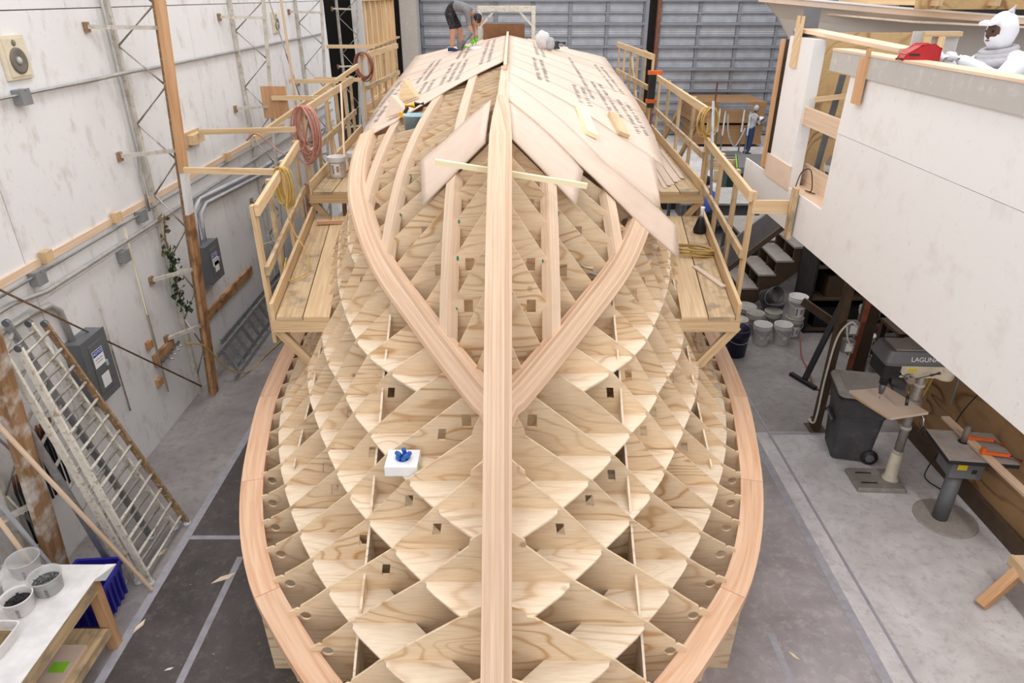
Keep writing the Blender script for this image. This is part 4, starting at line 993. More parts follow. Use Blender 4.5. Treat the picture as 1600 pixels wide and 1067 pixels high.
def coil(name, label, c, ax, rx, rz, loops, r, mat, seed, tail=(), cat='hose', jit=.1):
    rr = random.Random(seed); pts = []; c = V(c); d, s, u = orth(ax); n = 22
    for l in range(loops):
        jx = 1+rr.uniform(-jit, jit); jz = 1+rr.uniform(-jit, jit); jo = rr.uniform(-.05, .05); js = rr.uniform(-.04, .04)
        for k in range(n):
            a = 2*PI*k/n+PI/2
            pts.append(c+s*(rx*jx*math.cos(a)+js)+u*(rz*jz*(math.sin(a)-1))+d*(jo+(l/loops-.5)*.06))
    sm = [(pts[max(0, i-1)]+pts[i]+pts[min(len(pts)-1, i+1)])/3 for i in range(len(pts))]
    sm += [V(p) for p in tail]
    return MB().tube(sm, r, 6).build(name, mat, None, label, cat)
coil('coiled_hose', 'pink hose coiled thickly over the end of a guard rail', (-3.15, 10.78, 4.02), (.35, 1, 0), .165, .36, 13, .013, 'hose_pink', 2, curve_pts([(-3.2, 10.7, 3.4), (-3.5, 10.7, 3.3), (-3.9, 10.75, 3.6), (-4.1, 10.8, 3.5)], 6), 'hose', .24)
coil('coiled_hose', 'red-brown hose coiled over the far left rail', (-3.2, 15.8, 4.42), (.3, 1, 0), .2, .28, 7, .014, 'hose_red', 3)
coil('cable_coil', 'yellow cord hung in a long coil on the left rail', (-2.88, 8.55, 3.6), (.3, 1, 0), .09, .26, 10, .009, 'cord_yellow', 4, curve_pts([(-2.85, 8.45, 3.1), (-2.78, 8.35, 2.85), (-2.6, 8.2, 2.6), (-2.55, 8.0, 2.42), (-2.75, 7.7, 2.42), (-2.8, 8.0, 2.6)], 6), 'cord')
coil('cable_coil', 'yellow cord looped over the right rail post', (2.98, 10.75, 4.0), (-.3, 1, 0), .13, .22, 7, .010, 'cord_yellow', 5, (), 'cord')
coil('cable_coil', 'yellow cord lying in a coil on the low right platform', (2.45, 9.0, 2.39), (.1, .1, 1), .3, .17, 9, .010, 'cord_yellow', 6, (), 'cord', .16)
pipe('yellow_hose', curve_pts([(-3.3, 12.8, 4.0), (-3.25, 12.7, 3.4), (-3.2, 12.6, 2.9), (-3.1, 12.2, 2.8), (-2.9, 11.9, 2.78)], 6), .012, 'cord_yellow', 'yellow hose hanging from the middle left rail to the planks', 'hose')
MB().beam((-3.12, 13.2, 4.05), (-2.85, 11.7, 2.8), .05, .03, (1, 0, 0)).build('leaning_strip', 'fir_plain', None, 'pink strip leaning from the middle left rail onto the planks', 'lumber')
MB().beam((-2.55, 10.2, 2.385), (-2.98, 10.1, 2.41), .06, .05).build('wedge_stick', 'sheer', None, 'short pink stick lying across the low left platform', 'lumber')
MB().beam((2.36, 8.3, 2.372), (2.55, 7.6, 2.372), .07, .02).build('veneer_offcut', 'mahog', None, 'short pink offcut lying on the low right platform', 'offcut')
for i in range(6):
    x = 2.45+.08*i; MB().beam((x, 10.8+.12*i, 2.757+.012*(i % 2)), (x+.1, 12.8+.2*i, 2.757+.012*(i % 2)), .07, .012).build('veneer_strip', 'mahog', None, ('pink veneer strip lying '+('against the hull side', 'second from the hull side', 'third from the hull side', 'third from the toe board', 'second from the toe board', 'against the toe board')[i]+' of the middle right platform'), 'offcut', 'veneer strips on the middle right platform')
MB().beam((2.70, 7.52, 3.38), (3.10, 7.5, 3.38), .045, .15).build('tie_beam', 'pine', None, 'short brown tie between right guard rail and white mezzanine', 'beam')
MB().box(3.085, 3.13, 7.36, 7.46, 3.05, 3.62).build('wall_cleat', 'pine_grey', None, 'upright brown cleat on the mezzanine holding the short tie', 'block')
MB().tube([(2.93, 9.9, 2.8), (2.98, 10.6, 4.1)], .022, 8).build('steel_pole', 'alu', None, 'steel pole standing by the right rail post', 'pole')
t = thing('push_brush', 'black brush with white socket standing on the low right platform', 'brush', (2.78, 9.75, 2.36))
MB().lathe([(.09, 0), (.10, .04), (.05, .2), (.03, .24)], (2.78, 9.75, 2.362), 16).build('bristles', 'black', t); MB().lathe([(.035, 0), (.02, .06), (.035, .14)], (2.79, 9.77, 2.60), 12).build('socket', 'paper', t)
# ------------------------------------------------------------------ right side of the shop
def rrect(w_, d, r, n=4):
    out = []
    for cx, cy, a0 in ((w_/2-r, d/2-r, 0), (-w_/2+r, d/2-r, PI/2), (-w_/2+r, -d/2+r, PI), (w_/2-r, -d/2+r, 1.5*PI)):
        for k in range(n+1):
            a = a0+PI/2*k/n; out.append((cx+r*math.cos(a), cy+r*math.sin(a)))
    return out
def loft(mb, secs, capb=True, capt=True, smooth=False):
    base = len(mb.v); m = len(secs[0][1])
    for z, pts in secs:
        for p in pts: mb.v.append(V((p[0], p[1], z)))
    for i in range(len(secs)-1):
        for k in range(m):
            k2 = (k+1) % m; mb.face((base+i*m+k, base+i*m+k2, base+(i+1)*m+k2, base+(i+1)*m+k), None, smooth)
    if capb: mb.face([base+k for k in range(m)][::-1])
    if capt: mb.face([base+(len(secs)-1)*m+k for k in range(m)])
    return mb
# wheeled bin
t = thing('wheeled_bin', 'dark grey wheeled rubbish bin with a dusty lid', 'rubbish bin')
loft(MB(), [(.02, rrect(.46, .50, .06)), (.10, rrect(.48, .52, .06)), (.70, rrect(.56, .60, .07)), (.71, rrect(.585, .63, .07)), (.98, rrect(.61, .66, .07))]).build('body', 'charcoal', t)
loft(MB(), [(.97, rrect(.68, .72, .08)), (1.0, rrect(.69, .73, .09))]).build('rim', 'black', t)
loft(MB(), [(1.0, rrect(.67, .71, .09)), (1.03, rrect(.66, .70, .1)), (1.06, rrect(.52, .56, .1))]).build('lid', 'lid', t)
MB().box(-.305, -.285, -.16, .1, .52, .60).build('grip_recess', 'black', t)
MB().tube([(-.31, -.16, .56), (-.31, .1, .56)], .016, 8).build('lift_bar', 'panel_grey', t)
MB().tube([(.33, -.3, .93), (.39, -.28, .95), (.39, .28, .95), (.33, .3, .93)], .016, 8).build('handle', 'black', t)
for s in (-1, 1):
    wv = MB().lathe([(.02, -.03), (.095, -.03), (.105, -.015), (.105, .015), (.095, .03), (.02, .03)], (.22, s*.27, .107), 24, (0, 1, 0)).build('wheel', 'black', t)
    MB().lathe([(.06, -.035), (.06, .035)], (.22, s*.27, .107), 6, (0, 1, 0)).build('hub', 'panel_grey', wv)
MB().tube([(.22, -.3, .107), (.22, .3, .107)], .012, 8).build('axle', 'steel_dark', t)
t.location = (4.52, 7.58, 0); t.rotation_euler = (0, 0, -.22)
# drill press
t = thing('drill_press', 'floor-standing drill press with a plywood board on its table', 'drill press')
loft(MB(), [(.0, rrect(.60, .44, .02)), (.03, rrect(.60, .44, .02)), (.06, rrect(.56, .40, .02))]).build('base', 'cast', t)
for dy in (-.1, .1): MB().box(-.22, -.02, dy-.012, dy+.012, .058, .062).build('base_slot', 'black', t)
MB().lathe([(.10, .06), (.10, .085), (.075, .10), (.072, .45), (.06, .46)], (.17, .0, 0), 24).build('column_socket', 'cream_metal', t)
MB().lathe([(.052, .4), (.052, 1.78)], (.17, .0, 0), 20).build('column', 'cast', t)
for z in (.46, .82, 1.42): MB().lathe([(.064, z), (.066, z+.02), (.064, z+.04)], (.17, .0, 0), 20).build('collar', 'pale_steel', t)
MB().lathe([(.08, 1.08), (.085, 1.1), (.08, 1.24)], (.17, 0, 0), 20).build('table_bracket', 'cast', t)
MB().box(-.28, .12, -.04, .04, 1.12, 1.17).build('table_arm', 'cast', t)
MB().lathe([(.19, 1.17), (.2, 1.19), (.2, 1.20)], (-.2, -.05, 0), 28).build('table', 'cast', t)
b = MB().prism([(-.52, .17, 1.20), (-.28, -.42, 1.20), (.20, -.28, 1.20), (-.02, .28, 1.20)], (0, 0, .03)).build('table_board', 'mahog', t)
MB().prism([(-.50, .12, 1.175), (-.28, -.38, 1.175), (.16, -.26, 1.175), (-.04, .22, 1.175)], (0, 0, .024)).build('under_board', 'yellow_ply', t)
MB().tube([(.19, -.1, 1.14), (.22, -.2, 1.1), (.24, -.22, .98)], .012, 8).build('table_crank', 'chrome', t)
MB().lathe([(.018, 0), (.02, .05), (.014, .1)], (.24, -.22, .88), 10).build('crank_knob', 'black', t)
hd = thing('head', None, None); hd.parent = t
loft(MB(), [(1.60, rrect(.60, .28, .04)), (1.72, rrect(.66, .32, .04)), (1.80, rrect(.68, .34, .04))]).build('head_casting', 'cream_metal', hd)
loft(MB(), [(1.78, rrect(.76, .40, .04)), (1.82, rrect(.78, .42, .04)), (1.95, rrect(.70, .36, .05))]).build('belt_cover', 'panel_grey', hd)
MB().box(-.28, .28, -.15, .15, 1.95, 1.962).build('cover_top', 'lid', hd)
MB().box(-.37, -.18, -.165, .165, 1.60, 1.80).build('nose', 'black', hd)
MB().lathe([(.05, 1.44), (.05, 1.62)], (-.24, 0, 0), 18).build('quill', 'black', hd)
MB().lathe([(.022, 1.30), (.035, 1.36), (.035, 1.44)], (-.24, 0, 0), 16).build('chuck', 'steel_dark', hd)
MB().lathe([(.006, 1.22), (.006, 1.32)], (-.24, 0, 0), 8).build('drill_bit', 'chrome', hd)
MB().lathe([(.045, -.25), (.045, -.16)], (-.08, 0, 1.62), 16, (0, 1, 0)).build('feed_hub', 'chrome', hd)
for k in range(3):
    a = 2*PI*k/3+.5; d = V((math.cos(a), -.25, math.sin(a)))
    c = V((-.08, -.23, 1.62)); MB().tube([c, c+d*.26], .011, 8).build('feed_handle', 'chrome', hd); MB().tube([c+d*.19, c+d*.29], .019, 10).build('handle_grip', 'black' if k else 'chrome', hd)
MB().lathe([(.10, 0), (.105, .02), (.105, .2), (.09, .24)], (.36, -.08, 1.58), 20, (0, 0, 1)).build('motor', 'cream_metal', hd)
MB().box(-.1, .0, -.161, -.158, 1.69, 1.74).build('warning_label', 'yellow', hd)
MB().box(.02, .06, -.1, .1, 1.62, 1.66).build('switch_box', 'black', hd)
text_mesh('LAGUNA', .075, 'paper', 'lettering', hd, (.02, -.2155, 1.872), (1.30, 0, 0))
t.location = (4.60, 6.90, 0); t.rotation_euler = (0, 0, -.05)
# spindle sander with a board clamped to it
t = thing('spindle_sander', 'grey spindle sander on a round pedestal by the plywood wall', 'sander')
MB().lathe([(.34, 0), (.34, .012), (.33, .016)], (0, 0, 0), 40).build('base_plate', 'lid', t)
MB().lathe([(.085, .016), (.082, .72)], (-.06, 0, 0), 24).build('pedestal', 'panel_grey', t)
MB().box(-.22, .12, -.16, .16, .70, .98).build('motor_box', 'panel_grey', t, bevel=.01)
MB().box(-.16, -.06, -.163, -.16, .82, .92).build('warning_label', 'yellow', t)
MB().box(-.0, .05, -.165, -.16, .78, .83).build('switch', 'black', t)
MB().box(-.36, .36, -.30, .30, .98, 1.03).build('table_rim', 'black', t, bevel=.006)
MB().box(-.355, .355, -.295, .295, 1.03, 1.036).build('table_top', 'lid', t)
MB().lathe([(.055, 1.036), (.055, 1.038)], (-.05, .08, 0), 20).build('throat_plate', 'black', t)
MB().lathe([(.032, 1.036), (.034, 1.23), (.022, 1.235), (.022, 1.25)], (-.05, .08, 0), 18).build('sanding_drum', 'cone', t)
t.location = (5.10, 6.22, 0); t.rotation_euler = (0, 0, -.12)
MB().beam((5.14, 5.25, 1.062), (5.12, 6.78, 1.052), .09, .03).build('fence_board', 'fir_plain', None, 'pale board lying across the spindle sander as a fence', 'board')
for i, y in enumerate((6.3, 6.02)):
    t = thing('bar_clamp', ('orange bar clamp behind the sanding drum', 'orange bar clamp at the front of the fence board')[i], 'clamp', (5.12, y, 1.04), 'orange clamps on the sander fence')
    MB().beam((5.06, y, 1.10), (5.34, y-.06, 1.10), .02, .035).build('bar', 'orange', t); MB().box(5.06, 5.10, y-.02, y+.02, 1.08, 1.16).build('jaw', 'orange', t)
    MB().tube([(5.34, y-.06, 1.10), (5.44, y-.12, 1.07)], .016, 8).build('grip', 'orange' if i == 0 else 'copper', t)
# things on the right wall
for i, (y, s_) in enumerate(((6.98, .0), (6.78, .02))): MB().prism([(5.50, y, 1.38), (5.50, y+.12, 1.38), (5.50, y+.12, 1.72), (5.50, y+.02, 1.75), (5.50, y, 1.68)], (.07, 0, 0)).build('wood_block', 'fir_plain', None, ('pale shaped block on the plywood wall, the one farther from the white roll', 'pale shaped block on the plywood wall, next to the white roll')[i], 'block')
t = thing('sanding_belt_roll', 'off-white rolled sleeve hung on the plywood wall', 'roll', (5.5, 6.4, 1.6)); MB().tube(curve_pts([(5.5, 6.62, 1.66), (5.46, 6.4, 1.68), (5.48, 6.2, 1.62), (5.5, 5.95, 1.56)], 5), .065, 12).build('sleeve', 'ivory', t); MB().lathe([(.07, -.01), (.07, .02)], (5.5, 6.63, 1.66), 14, (0, 1, 0)).build('end_ring', 'lid', t)
t = thing('bent_clamp', 'old steel C-clamp hung on the plywood wall', 'clamp', (5.5, 5.8, 1.1)); MB().tube(curve_pts([(5.52, 6.1, 1.42), (5.48, 5.95, 1.46), (5.47, 5.78, 1.44), (5.47, 5.7, 1.32), (5.48, 5.74, 1.22)], 5), .025, 8).build('bow', 'cast', t); MB().tube([(5.48, 5.8, 1.26), (5.5, 5.9, 1.02)], .012, 8).build('screw', 'steel_dark', t); MB().tube([(5.46, 5.86, 1.04), (5.53, 5.95, 1.0)], .008, 6).build('tommy_bar', 'steel', t)
pipe('black_cable', curve_pts([(5.52, 6.7, 1.62), (5.4, 6.75, 1.4), (5.3, 6.8, 1.05), (5.2, 6.7, .8), (5.1, 6.75, .35), (5.25, 6.9, .03), (5.4, 6.6, .03)], 6), .008, 'black', 'black cable hanging behind the spindle sander', 'cable')
MB().tube([(5.57, 7.55, 1.55), (5.1, 7.5, 1.56), (5.08, 7.5, 1.6)], .012, 6).build('wall_hook', 'steel_dark', None, 'long steel hook holding the yellow cord behind the drill press', 'hook')
coil('cable_coil', 'yellow extension cord coiled behind the drill press column', (5.2, 7.5, 1.55), (-.4, 1, 0), .13, .30, 9, .011, 'cord_yellow', 12, (), 'cord', .14)
pipe('conduit_pipe', [(5.52, 7.3, .9), (5.52, 7.3, 3.0)], .014, 'conduit', 'thin grey conduit on the plywood wall behind the drill press')
# post with outlets
t = thing('steel_post', 'brown steel post carrying outlet boxes beside the bin', 'post', (4.31, 8.1, 0))
MB().box(4.27, 4.37, 8.05, 8.15, .012, 3.12).build('shaft', 'brown_dark', t); MB().box(4.2, 4.44, 7.98, 8.22, 0, .012).build('base_plate', 'brown_dark', t)
for z in (1.62, 1.36):
    ob = MB().box(4.37, 4.52, 7.98, 8.10, z-.09, z+.09).build('outlet_box', 'box_grey', t, bevel=.006)
    MB().box(4.40, 4.49, 7.972, 7.98, z-.06, z+.06).build('outlet_plate', 'paper', ob)
pipe('white_cord', curve_pts([(4.46, 7.95, 1.68), (4.36, 7.94, 1.74), (4.26, 7.98, 1.5), (4.24, 8.0, .9), (4.24, 8.0, .2), (4.3, 8.3, .02)], 6), .014, 'cord_white', 'white cord looped from the outlet box down the post', 'cord')
pipe('white_cord', curve_pts([(4.33, 7.95, 1.7), (4.38, 7.94, 1.5), (4.47, 7.93, 1.38)], 6), .012, 'cord_white', 'short white cord with a yellow plug at the lower outlet', 'cord')
pipe('floor_hose', curve_pts([(4.95, 10.5, .3), (4.92, 10.2, .03), (4.85, 9.7, .02), (4.75, 9.2, .02), (4.95, 8.9, .02), (4.55, 8.5, .02), (4.36, 8.35, .02)], 7), .014, 'hose_red', 'red-brown hose curving over the floor near the buckets', 'hose')
t = thing('floor_squeegee', 'black floor squeegee propped in the dark under the mezzanine', 'squeegee', (4.62, 9.3, 0)); MB().beam((4.66, 9.4, .05), (5.3, 9.9, 1.45), .08, .06).build('handle', 'black', t); MB().beam((4.52, 9.62, .03), (4.74, 9.15, .03), .07, .05).build('blade', 'black', t)
# buckets
def bucket(label, loc, mat='bucket', h=.37, r=.15, marks=0, lid=False, open_dark=True, rz=0.0, tilt=None, cont='cone'):
    t = thing('plastic_bucket', label, 'bucket', group='buckets under the mezzanine')
    pr = [(r*.86, 0), (r*.88, .01), (r*.97, h*.78), (r*1.04, h*.79), (r*1.04, h*.81), (r*.99, h*.82), (r*1.05, h*.88), (r*1.05, h*.9), (r, h*.91), (r*1.06, h*.985), (r*1.06, h)]
    if not lid: pr += [(r*.97, h), (r*.95, h*.6), (r*.9, h*.595)]
    MB().lathe(pr, n=28).build('body', mat, t)
    if lid: MB().lathe([(r*1.07, h), (r*1.07, h+.015), (r*.95, h+.02), (r*.93, h+.012), (.03, h+.012)], n=28).build('lid', mat, t)
    else: MB().lathe([(r*.94, h*.6), (r*.94, h*.605)], n=24).build('contents', cont, t)
    MB().tube([(r*1.07*math.cos(a), -r*1.07*math.sin(a)*.96-.01, h*.8-.11*math.sin(a)) for a in [PI*k/12 for k in range(13)]], .004, 6).build('wire_handle', 'steel', t)
    if marks:
        def patch(a0, a1, z0, z1, mt, nm):
            mb = MB(); n = 5
            for k in range(n+1):
                a = a0+(a1-a0)*k/n
                for z in (z0, z1): rr = r*(.88+.09*z/(h*.78))+.0015; mb.v.append(V((rr*math.sin(a), -rr*math.cos(a), z)))
            for k in range(n): mb.face((2*k, 2*k+2, 2*k+3, 2*k+1))
            mb.build(nm, mt, t)
        def diamond(a0, zc, s_, mt, nm, off=.0015):
            mb = MB()
            for da, dz in ((0, -s_), (s_/r, 0), (0, s_), (-s_/r, 0)):
                z = zc+dz; rr = r*(.88+.09*z/(h*.78))+off; a = a0+da; mb.v.append(V((rr*math.sin(a), -rr*math.cos(a), z)))
            mb.v.append(V(((r*(.88+.09*zc/(h*.78))+off+.004)*math.sin(a0), -(r*(.88+.09*zc/(h*.78))+off+.004)*math.cos(a0), zc)))
            for k in range(4): mb.face((k, (k+1) % 4, 4))
            mb.build(nm, mt, t)
        if marks == 1:
            for a0 in (-.25, .75):
                diamond(a0, .15, .062, 'ink', 'hazard_diamond'); diamond(a0, .15, .055, 'paper', 'hazard_diamond', .003)
                patch(a0-.16, a0+.16, .155, .168, 'ink', 'hazard_stripe'); patch(a0-.08, a0+.08, .175, .188, 'ink', 'hazard_stripe')
            patch(.22, .38, .19, .215, 'pink', 'sticker')
        if marks == 2:
            patch(-.5, .5, .05, .24, 'paper', 'label'); patch(-.42, -.2, .07, .22, 'ink_grey', 'label_print'); patch(.1, .4, .1, .2, 'hose_pink', 'label_print')
    t.location = loc; t.rotation_euler = (tilt[0] if tilt else 0, tilt[1] if tilt else 0, rz)
    return t
bucket('white bucket with hazard diamonds and a pink dot on the open floor', (4.40, 10.78, 0), marks=1, cont='lid')
bucket('white bucket with a black-bordered hazard diamond and grey contents', (4.76, 10.78, 0), marks=1, rz=.3, cont='slab')
bucket('dirty bucket with brown drips behind the pink-dotted bucket', (4.38, 11.16, 0), 'bucket_grey', .42, cont='copper')
bucket('grey lidded pail with a dark plug behind the pair of hazard buckets', (4.76, 11.3, 0), 'bucket_grey', lid=True)
bucket('lower dirty bucket of the stack of two', (5.05, 11.05, 0), 'bucket_grey', marks=2, lid=True)
bucket('upper dirty white bucket of the stack of two', (5.05, 11.05, .386), 'bucket', .40, .155, marks=2, cont='slab')
bucket('wide grey pail behind the dripping bucket', (4.35, 11.6, 0), 'bucket_grey', .34, .19, lid=True)
bucket('charcoal pail tipped over on the other pails', (4.66, 11.62, .52), 'charcoal', .34, .15, tilt=(.9, .7))
bucket('dark pail by the platform knee brace', (4.0, 10.9, 0), 'bucket_grey', .4, .16, lid=True)
bucket('navy barrel half hidden by the platform knee brace', (3.82, 10.35, 0), 'navy', .5, .2)
bucket('dark wide pail under the stair', (4.9, 11.75, 0), 'slab', .36, .2, lid=True)
bucket('shadowed bucket behind the slanting board', (6.05, 10.52, .4), 'bucket_grey', .4, .16)
MB().box(5.75, 6.4, 10.3, 10.75, 0, .395).build('crate', 'brown_dark', None, 'dark crate under the shadowed bucket', 'crate')
bucket('lower white bucket of the pair behind the outlet post', (5.55, 9.6, 0), marks=2, rz=.2, lid=True)
bucket('upper white bucket of the pair behind the outlet post', (5.55, 9.6, .386), marks=2, rz=.2, cont='lid')
bucket('dirty lidded bucket beside the white pair behind the outlet post', (5.98, 9.75, 0), 'bucket_grey', marks=2, lid=True)
# dark corner under the mezzanine
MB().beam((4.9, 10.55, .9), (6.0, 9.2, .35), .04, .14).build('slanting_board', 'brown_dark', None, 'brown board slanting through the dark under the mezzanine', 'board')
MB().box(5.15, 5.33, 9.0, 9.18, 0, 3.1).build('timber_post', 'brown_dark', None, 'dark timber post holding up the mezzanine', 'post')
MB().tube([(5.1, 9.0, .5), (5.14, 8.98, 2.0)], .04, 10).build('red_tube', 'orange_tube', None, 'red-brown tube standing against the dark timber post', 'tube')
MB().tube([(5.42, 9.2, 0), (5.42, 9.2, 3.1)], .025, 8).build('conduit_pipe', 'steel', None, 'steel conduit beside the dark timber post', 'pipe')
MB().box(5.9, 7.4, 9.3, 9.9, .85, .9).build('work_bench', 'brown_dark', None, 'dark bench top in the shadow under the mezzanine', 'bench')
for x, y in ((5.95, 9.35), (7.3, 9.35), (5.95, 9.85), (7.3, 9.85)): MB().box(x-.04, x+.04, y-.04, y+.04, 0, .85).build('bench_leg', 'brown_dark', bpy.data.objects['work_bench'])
t = thing('stool_frame', 'yellow-legged step ladder frame behind the white buckets', 'ladder', (6.2, 10.2, 0))
for x in (5.9, 6.5): MB().beam((x, 10.1, .01), (x, 10.4, 1.5), .05, .03).build('leg', 'cord_yellow', t)
for z in (.4, .8, 1.2): MB().box(5.9, 6.5, 10.1+z*.2, 10.2+z*.2, z, z+.03).build('step', 'alu', t)
# stair to the mezzanine
t = thing('open_stair', 'dark timber stair with pale treads and a grey side board', 'stair', (5, 12.4, 0))
def sl(x): return (x-4.05)*.93
for y in (11.95, 12.42, 12.9):
    pts = []
    for k in range(11):
        x = 4.05+k*.29; pts += [(x, y, sl(x)+.0), (x, y, sl(x+.29))]
    pts = pts+[(4.05+11*.29, y, sl(4.05+11*.29)), (4.05+11*.29, y, sl(4.05+11*.29)-.34), (4.36, y, .0), (4.05, y, 0)]
    MB().prism(pts[1:], (0, .045, 0)).build('stringer', 'brown_dark', t)
for k in range(11): MB().box(4.03+k*.29, 4.36+k*.29, 11.93, 12.96, sl(4.05+(k+1)*.29), sl(4.05+(k+1)*.29)+.035).build('tread', 'lid', t)
MB().beam((3.75, 13.0, .25), (7.2, 13.0, 3.4), .05, .5).build('side_board', 'slab', t)
MB().beam((4.0, 11.9, .95), (6.3, 11.9, 3.05), .05, .09).build('hand_rail', 'brown_dark', t)
t = thing('plastic_sheet', 'scrap of pale green film hanging at the top of the stair', 'film'); mb = MB(); r = random.Random(4)
rows = [[V((5.2+i*.12, 11.6+.03*math.sin(j*2+i), 2.02-.12*j-.05*i+.04*math.sin(i*1.7+j))) for j in range(4)] for i in range(8)]
mb.sheet(rows, [[V((0, -1, 0))]*4]*8, .003); mb.build('film', 'leaf_film' if 'leaf_film' in M else 'film', t, fix=True)
# sawhorse at the lower right
t = thing('saw_horse', 'low sawhorse with a round-edged leg beside the plywood wall', 'sawhorse', (5.1, 4.7, 0))
MB().beam((4.72, 4.92, .02), (5.14, 5.06, .42), .10, .09).build('leg', 'post_orange', t); MB().beam((5.5, 5.3, .02), (5.14, 5.1, .42), .10, .09).build('leg', 'post_orange', t)
MB().beam((4.72, 3.6, .02), (5.14, 3.75, .42), .10, .09).build('leg', 'post_orange', t); MB().beam((5.5, 3.6, .02), (5.16, 3.75, .42), .10, .09).build('leg', 'post_orange', t)
MB().box(5.05, 5.30, 3.4, 5.16, .42, .46).build('top_board', 'fir_plain', t); MB().box(5.03, 5.06, 3.4, 5.16, .34, .47).build('side_rail', 'pine', t)
# scraps on the floor
for i, (px, py, a, s_, lb) in enumerate(((350, 903, .6, .13, 'pale wood shaving on the dark floor by the hull'), (250, 865, 1.0, .10, 'curl of wood shaving near the ladder feet'), (218, 978, 1.3, .09, 'narrow wood shaving near the taped line'), (1240, 1024, -.9, .06, 'pale wood chip on the grey floor by the sheer'), (1173, 493+400, .2, .05, 'tiny chip by the hull'), (264, 1045, .4, .04, 'white disc lying on the dark floor'))):
    p = U(px, py, Z=.006); mb = MB(); c, s = math.cos(a), math.sin(a)
    q = [(-s_, 0), (-s_*.2, s_*.3), (s_, s_*.1), (s_*.3, -s_*.25)]
    mb.prism([(p.x+x*c-y*s, p.y+x*s+y*c, .0045) for x, y in q], (0, 0, .006)); mb.build('wood_chip' if i < 5 else 'plastic_disc', 'ply_shelf' if i < 5 else 'paper', None, lb, 'wood chip' if i < 5 else 'disc')
MB().beam((1.5, 3.6, .03), (2.0, 3.1, .03), .14, .05).build('metal_channel', 'alu', None, 'grey metal channel lying on the floor under the bow', 'channel')
# ------------------------------------------------------------------ table with tubs, blue bin
t = thing('work_table', 'timber work table covered in white film with plastic tubs', 'table', (-4.2, 3.6, 0))
MB().box(-4.72, -3.70, 2.3, 4.58, .86, .89).build('table_top', 'pine_grey', t)
MB().box(-4.73, -3.69, 2.28, 4.60, .89, .893).build('film_cover', 'film', t)
MB().prism([(-3.69, 4.6, .893), (-3.62, 4.64, .86), (-3.66, 4.5, .80), (-3.70, 4.4, .89)], (0, 0, .003)).build('film_corner', 'film', t)
for x, y in ((-3.76, 4.46), (-4.66, 4.46), (-3.76, 2.4), (-4.66, 2.4)): MB().box(x-.045, x+.045, y-.045, y+.045, 0, .86).build('leg', 'post_orange', t)
MB().box(-3.79, -3.70, 2.4, 4.42, .74, .86).build('apron', 'pine_grey', t); MB().box(-4.7, -3.72, 4.42, 4.50, .74, .86).build('apron', 'post_orange', t)
MB().box(-3.79, -3.72, 2.4, 4.5, .2, .28).build('stretcher', 'pine_grey', t); MB().box(-4.66, -3.72, 2.4, 4.4, .28, .30).build('shelf', 'pine_grey', t)
MB().box(-4.3, -3.8, 3.0, 4.2, .30, .33).build('shelf_offcut', 'mahog', t); MB().box(-3.98, -3.84, 3.92, 4.02, .33, .336).build('green_tape', 'lime', t)
def tub(label, px, py, r, h, mat, fill, rect=False):
    p = U(px, py, Z=.893); t = thing('plastic_tub', label, 'tub', (p.x, p.y, .893), 'tubs of fasteners on the work table'); z = .894
    mb = MB()
    mb.lathe([(r*.82, z), (r*.84, z+.005), (r*.97, z+h*.94), (r*1.04, z+h*.95), (r*1.04, z+h), (r*.96, z+h), (r*.93, z+h*.9), (r*.80, z+.012)], (p.x, p.y, 0), 28, capt=False)
    mb.build('cup', mat, t)
    if fill:
        MB().lathe([(r*.78, z+.014), (r*.86, z+h*.55), (r*.5, z+h*.62), (0.01, z+h*.6)], (p.x, p.y, 0), 20).build('contents', fill, t)
        mb = MB(); rr = random.Random(px)
        for i in range(40):
            a = rr.uniform(0, 6.28); q = rr.uniform(0, r*.75); c = V((p.x+q*math.cos(a), p.y+q*math.sin(a), z+h*.62)); d = V((rr.uniform(-1, 1), rr.uniform(-1, 1), rr.uniform(-.2, .5))).normalized()*.025
            mb.tube([c-d, c+d], .004, 5)
        mb.build('fasteners', fill, t, kind='stuff')
    for k in range(5):
        a = -.5-.05*k; rr_ = r*.95; MB().box(p.x+rr_*.35, p.x+rr_*.35+.03, p.y-rr_*.88-.002, p.y-rr_*.88, z+.02+k*.018, z+.024+k*.018).build('volume_mark', 'ink', t)
    return t
tub('empty cloudy tub at the back of the film-covered table', 44, 893, .13, .17, 'clear', None)
tub('cloudy tub half full of bright screws', 78, 920, .13, .17, 'clear', 'screw')
tub('white tub of dark fasteners beside the screws', 34, 952, .12, .16, 'bucket', 'black')
tub('cloudy tub of screws by the wall end of the table', -14, 940, .12, .16, 'clear', 'screw')
tub('short clear tub next to the wall behind the screws', -14, 892, .10, .15, 'clear', None)
p = U(-2, 1010, Z=.893); t = thing('rectangular_tub', 'white rectangular tub of hardware on the table edge', 'tub', (p.x, p.y, .893))
loft(MB(), [(.894, [(p.x+a, p.y+b) for a, b in rrect(.2, .24, .03)]), (1.0, [(p.x+a, p.y+b) for a, b in rrect(.24, .28, .04)]), (1.005, [(p.x+a, p.y+b) for a, b in rrect(.26, .30, .04)]), (1.02, [(p.x+a, p.y+b) for a, b in rrect(.26, .30, .04)]), (1.02, [(p.x+a, p.y+b) for a, b in rrect(.235, .275, .04)]), (.94, [(p.x+a, p.y+b) for a, b in rrect(.21, .25, .03)])]).build('body', 'bucket', t)
loft(MB(), [(.93, [(p.x+a, p.y+b) for a, b in rrect(.2, .24, .03)]), (.96, [(p.x+a, p.y+b) for a, b in rrect(.15, .2, .03)])]).build('contents', 'leaf_dry', t)
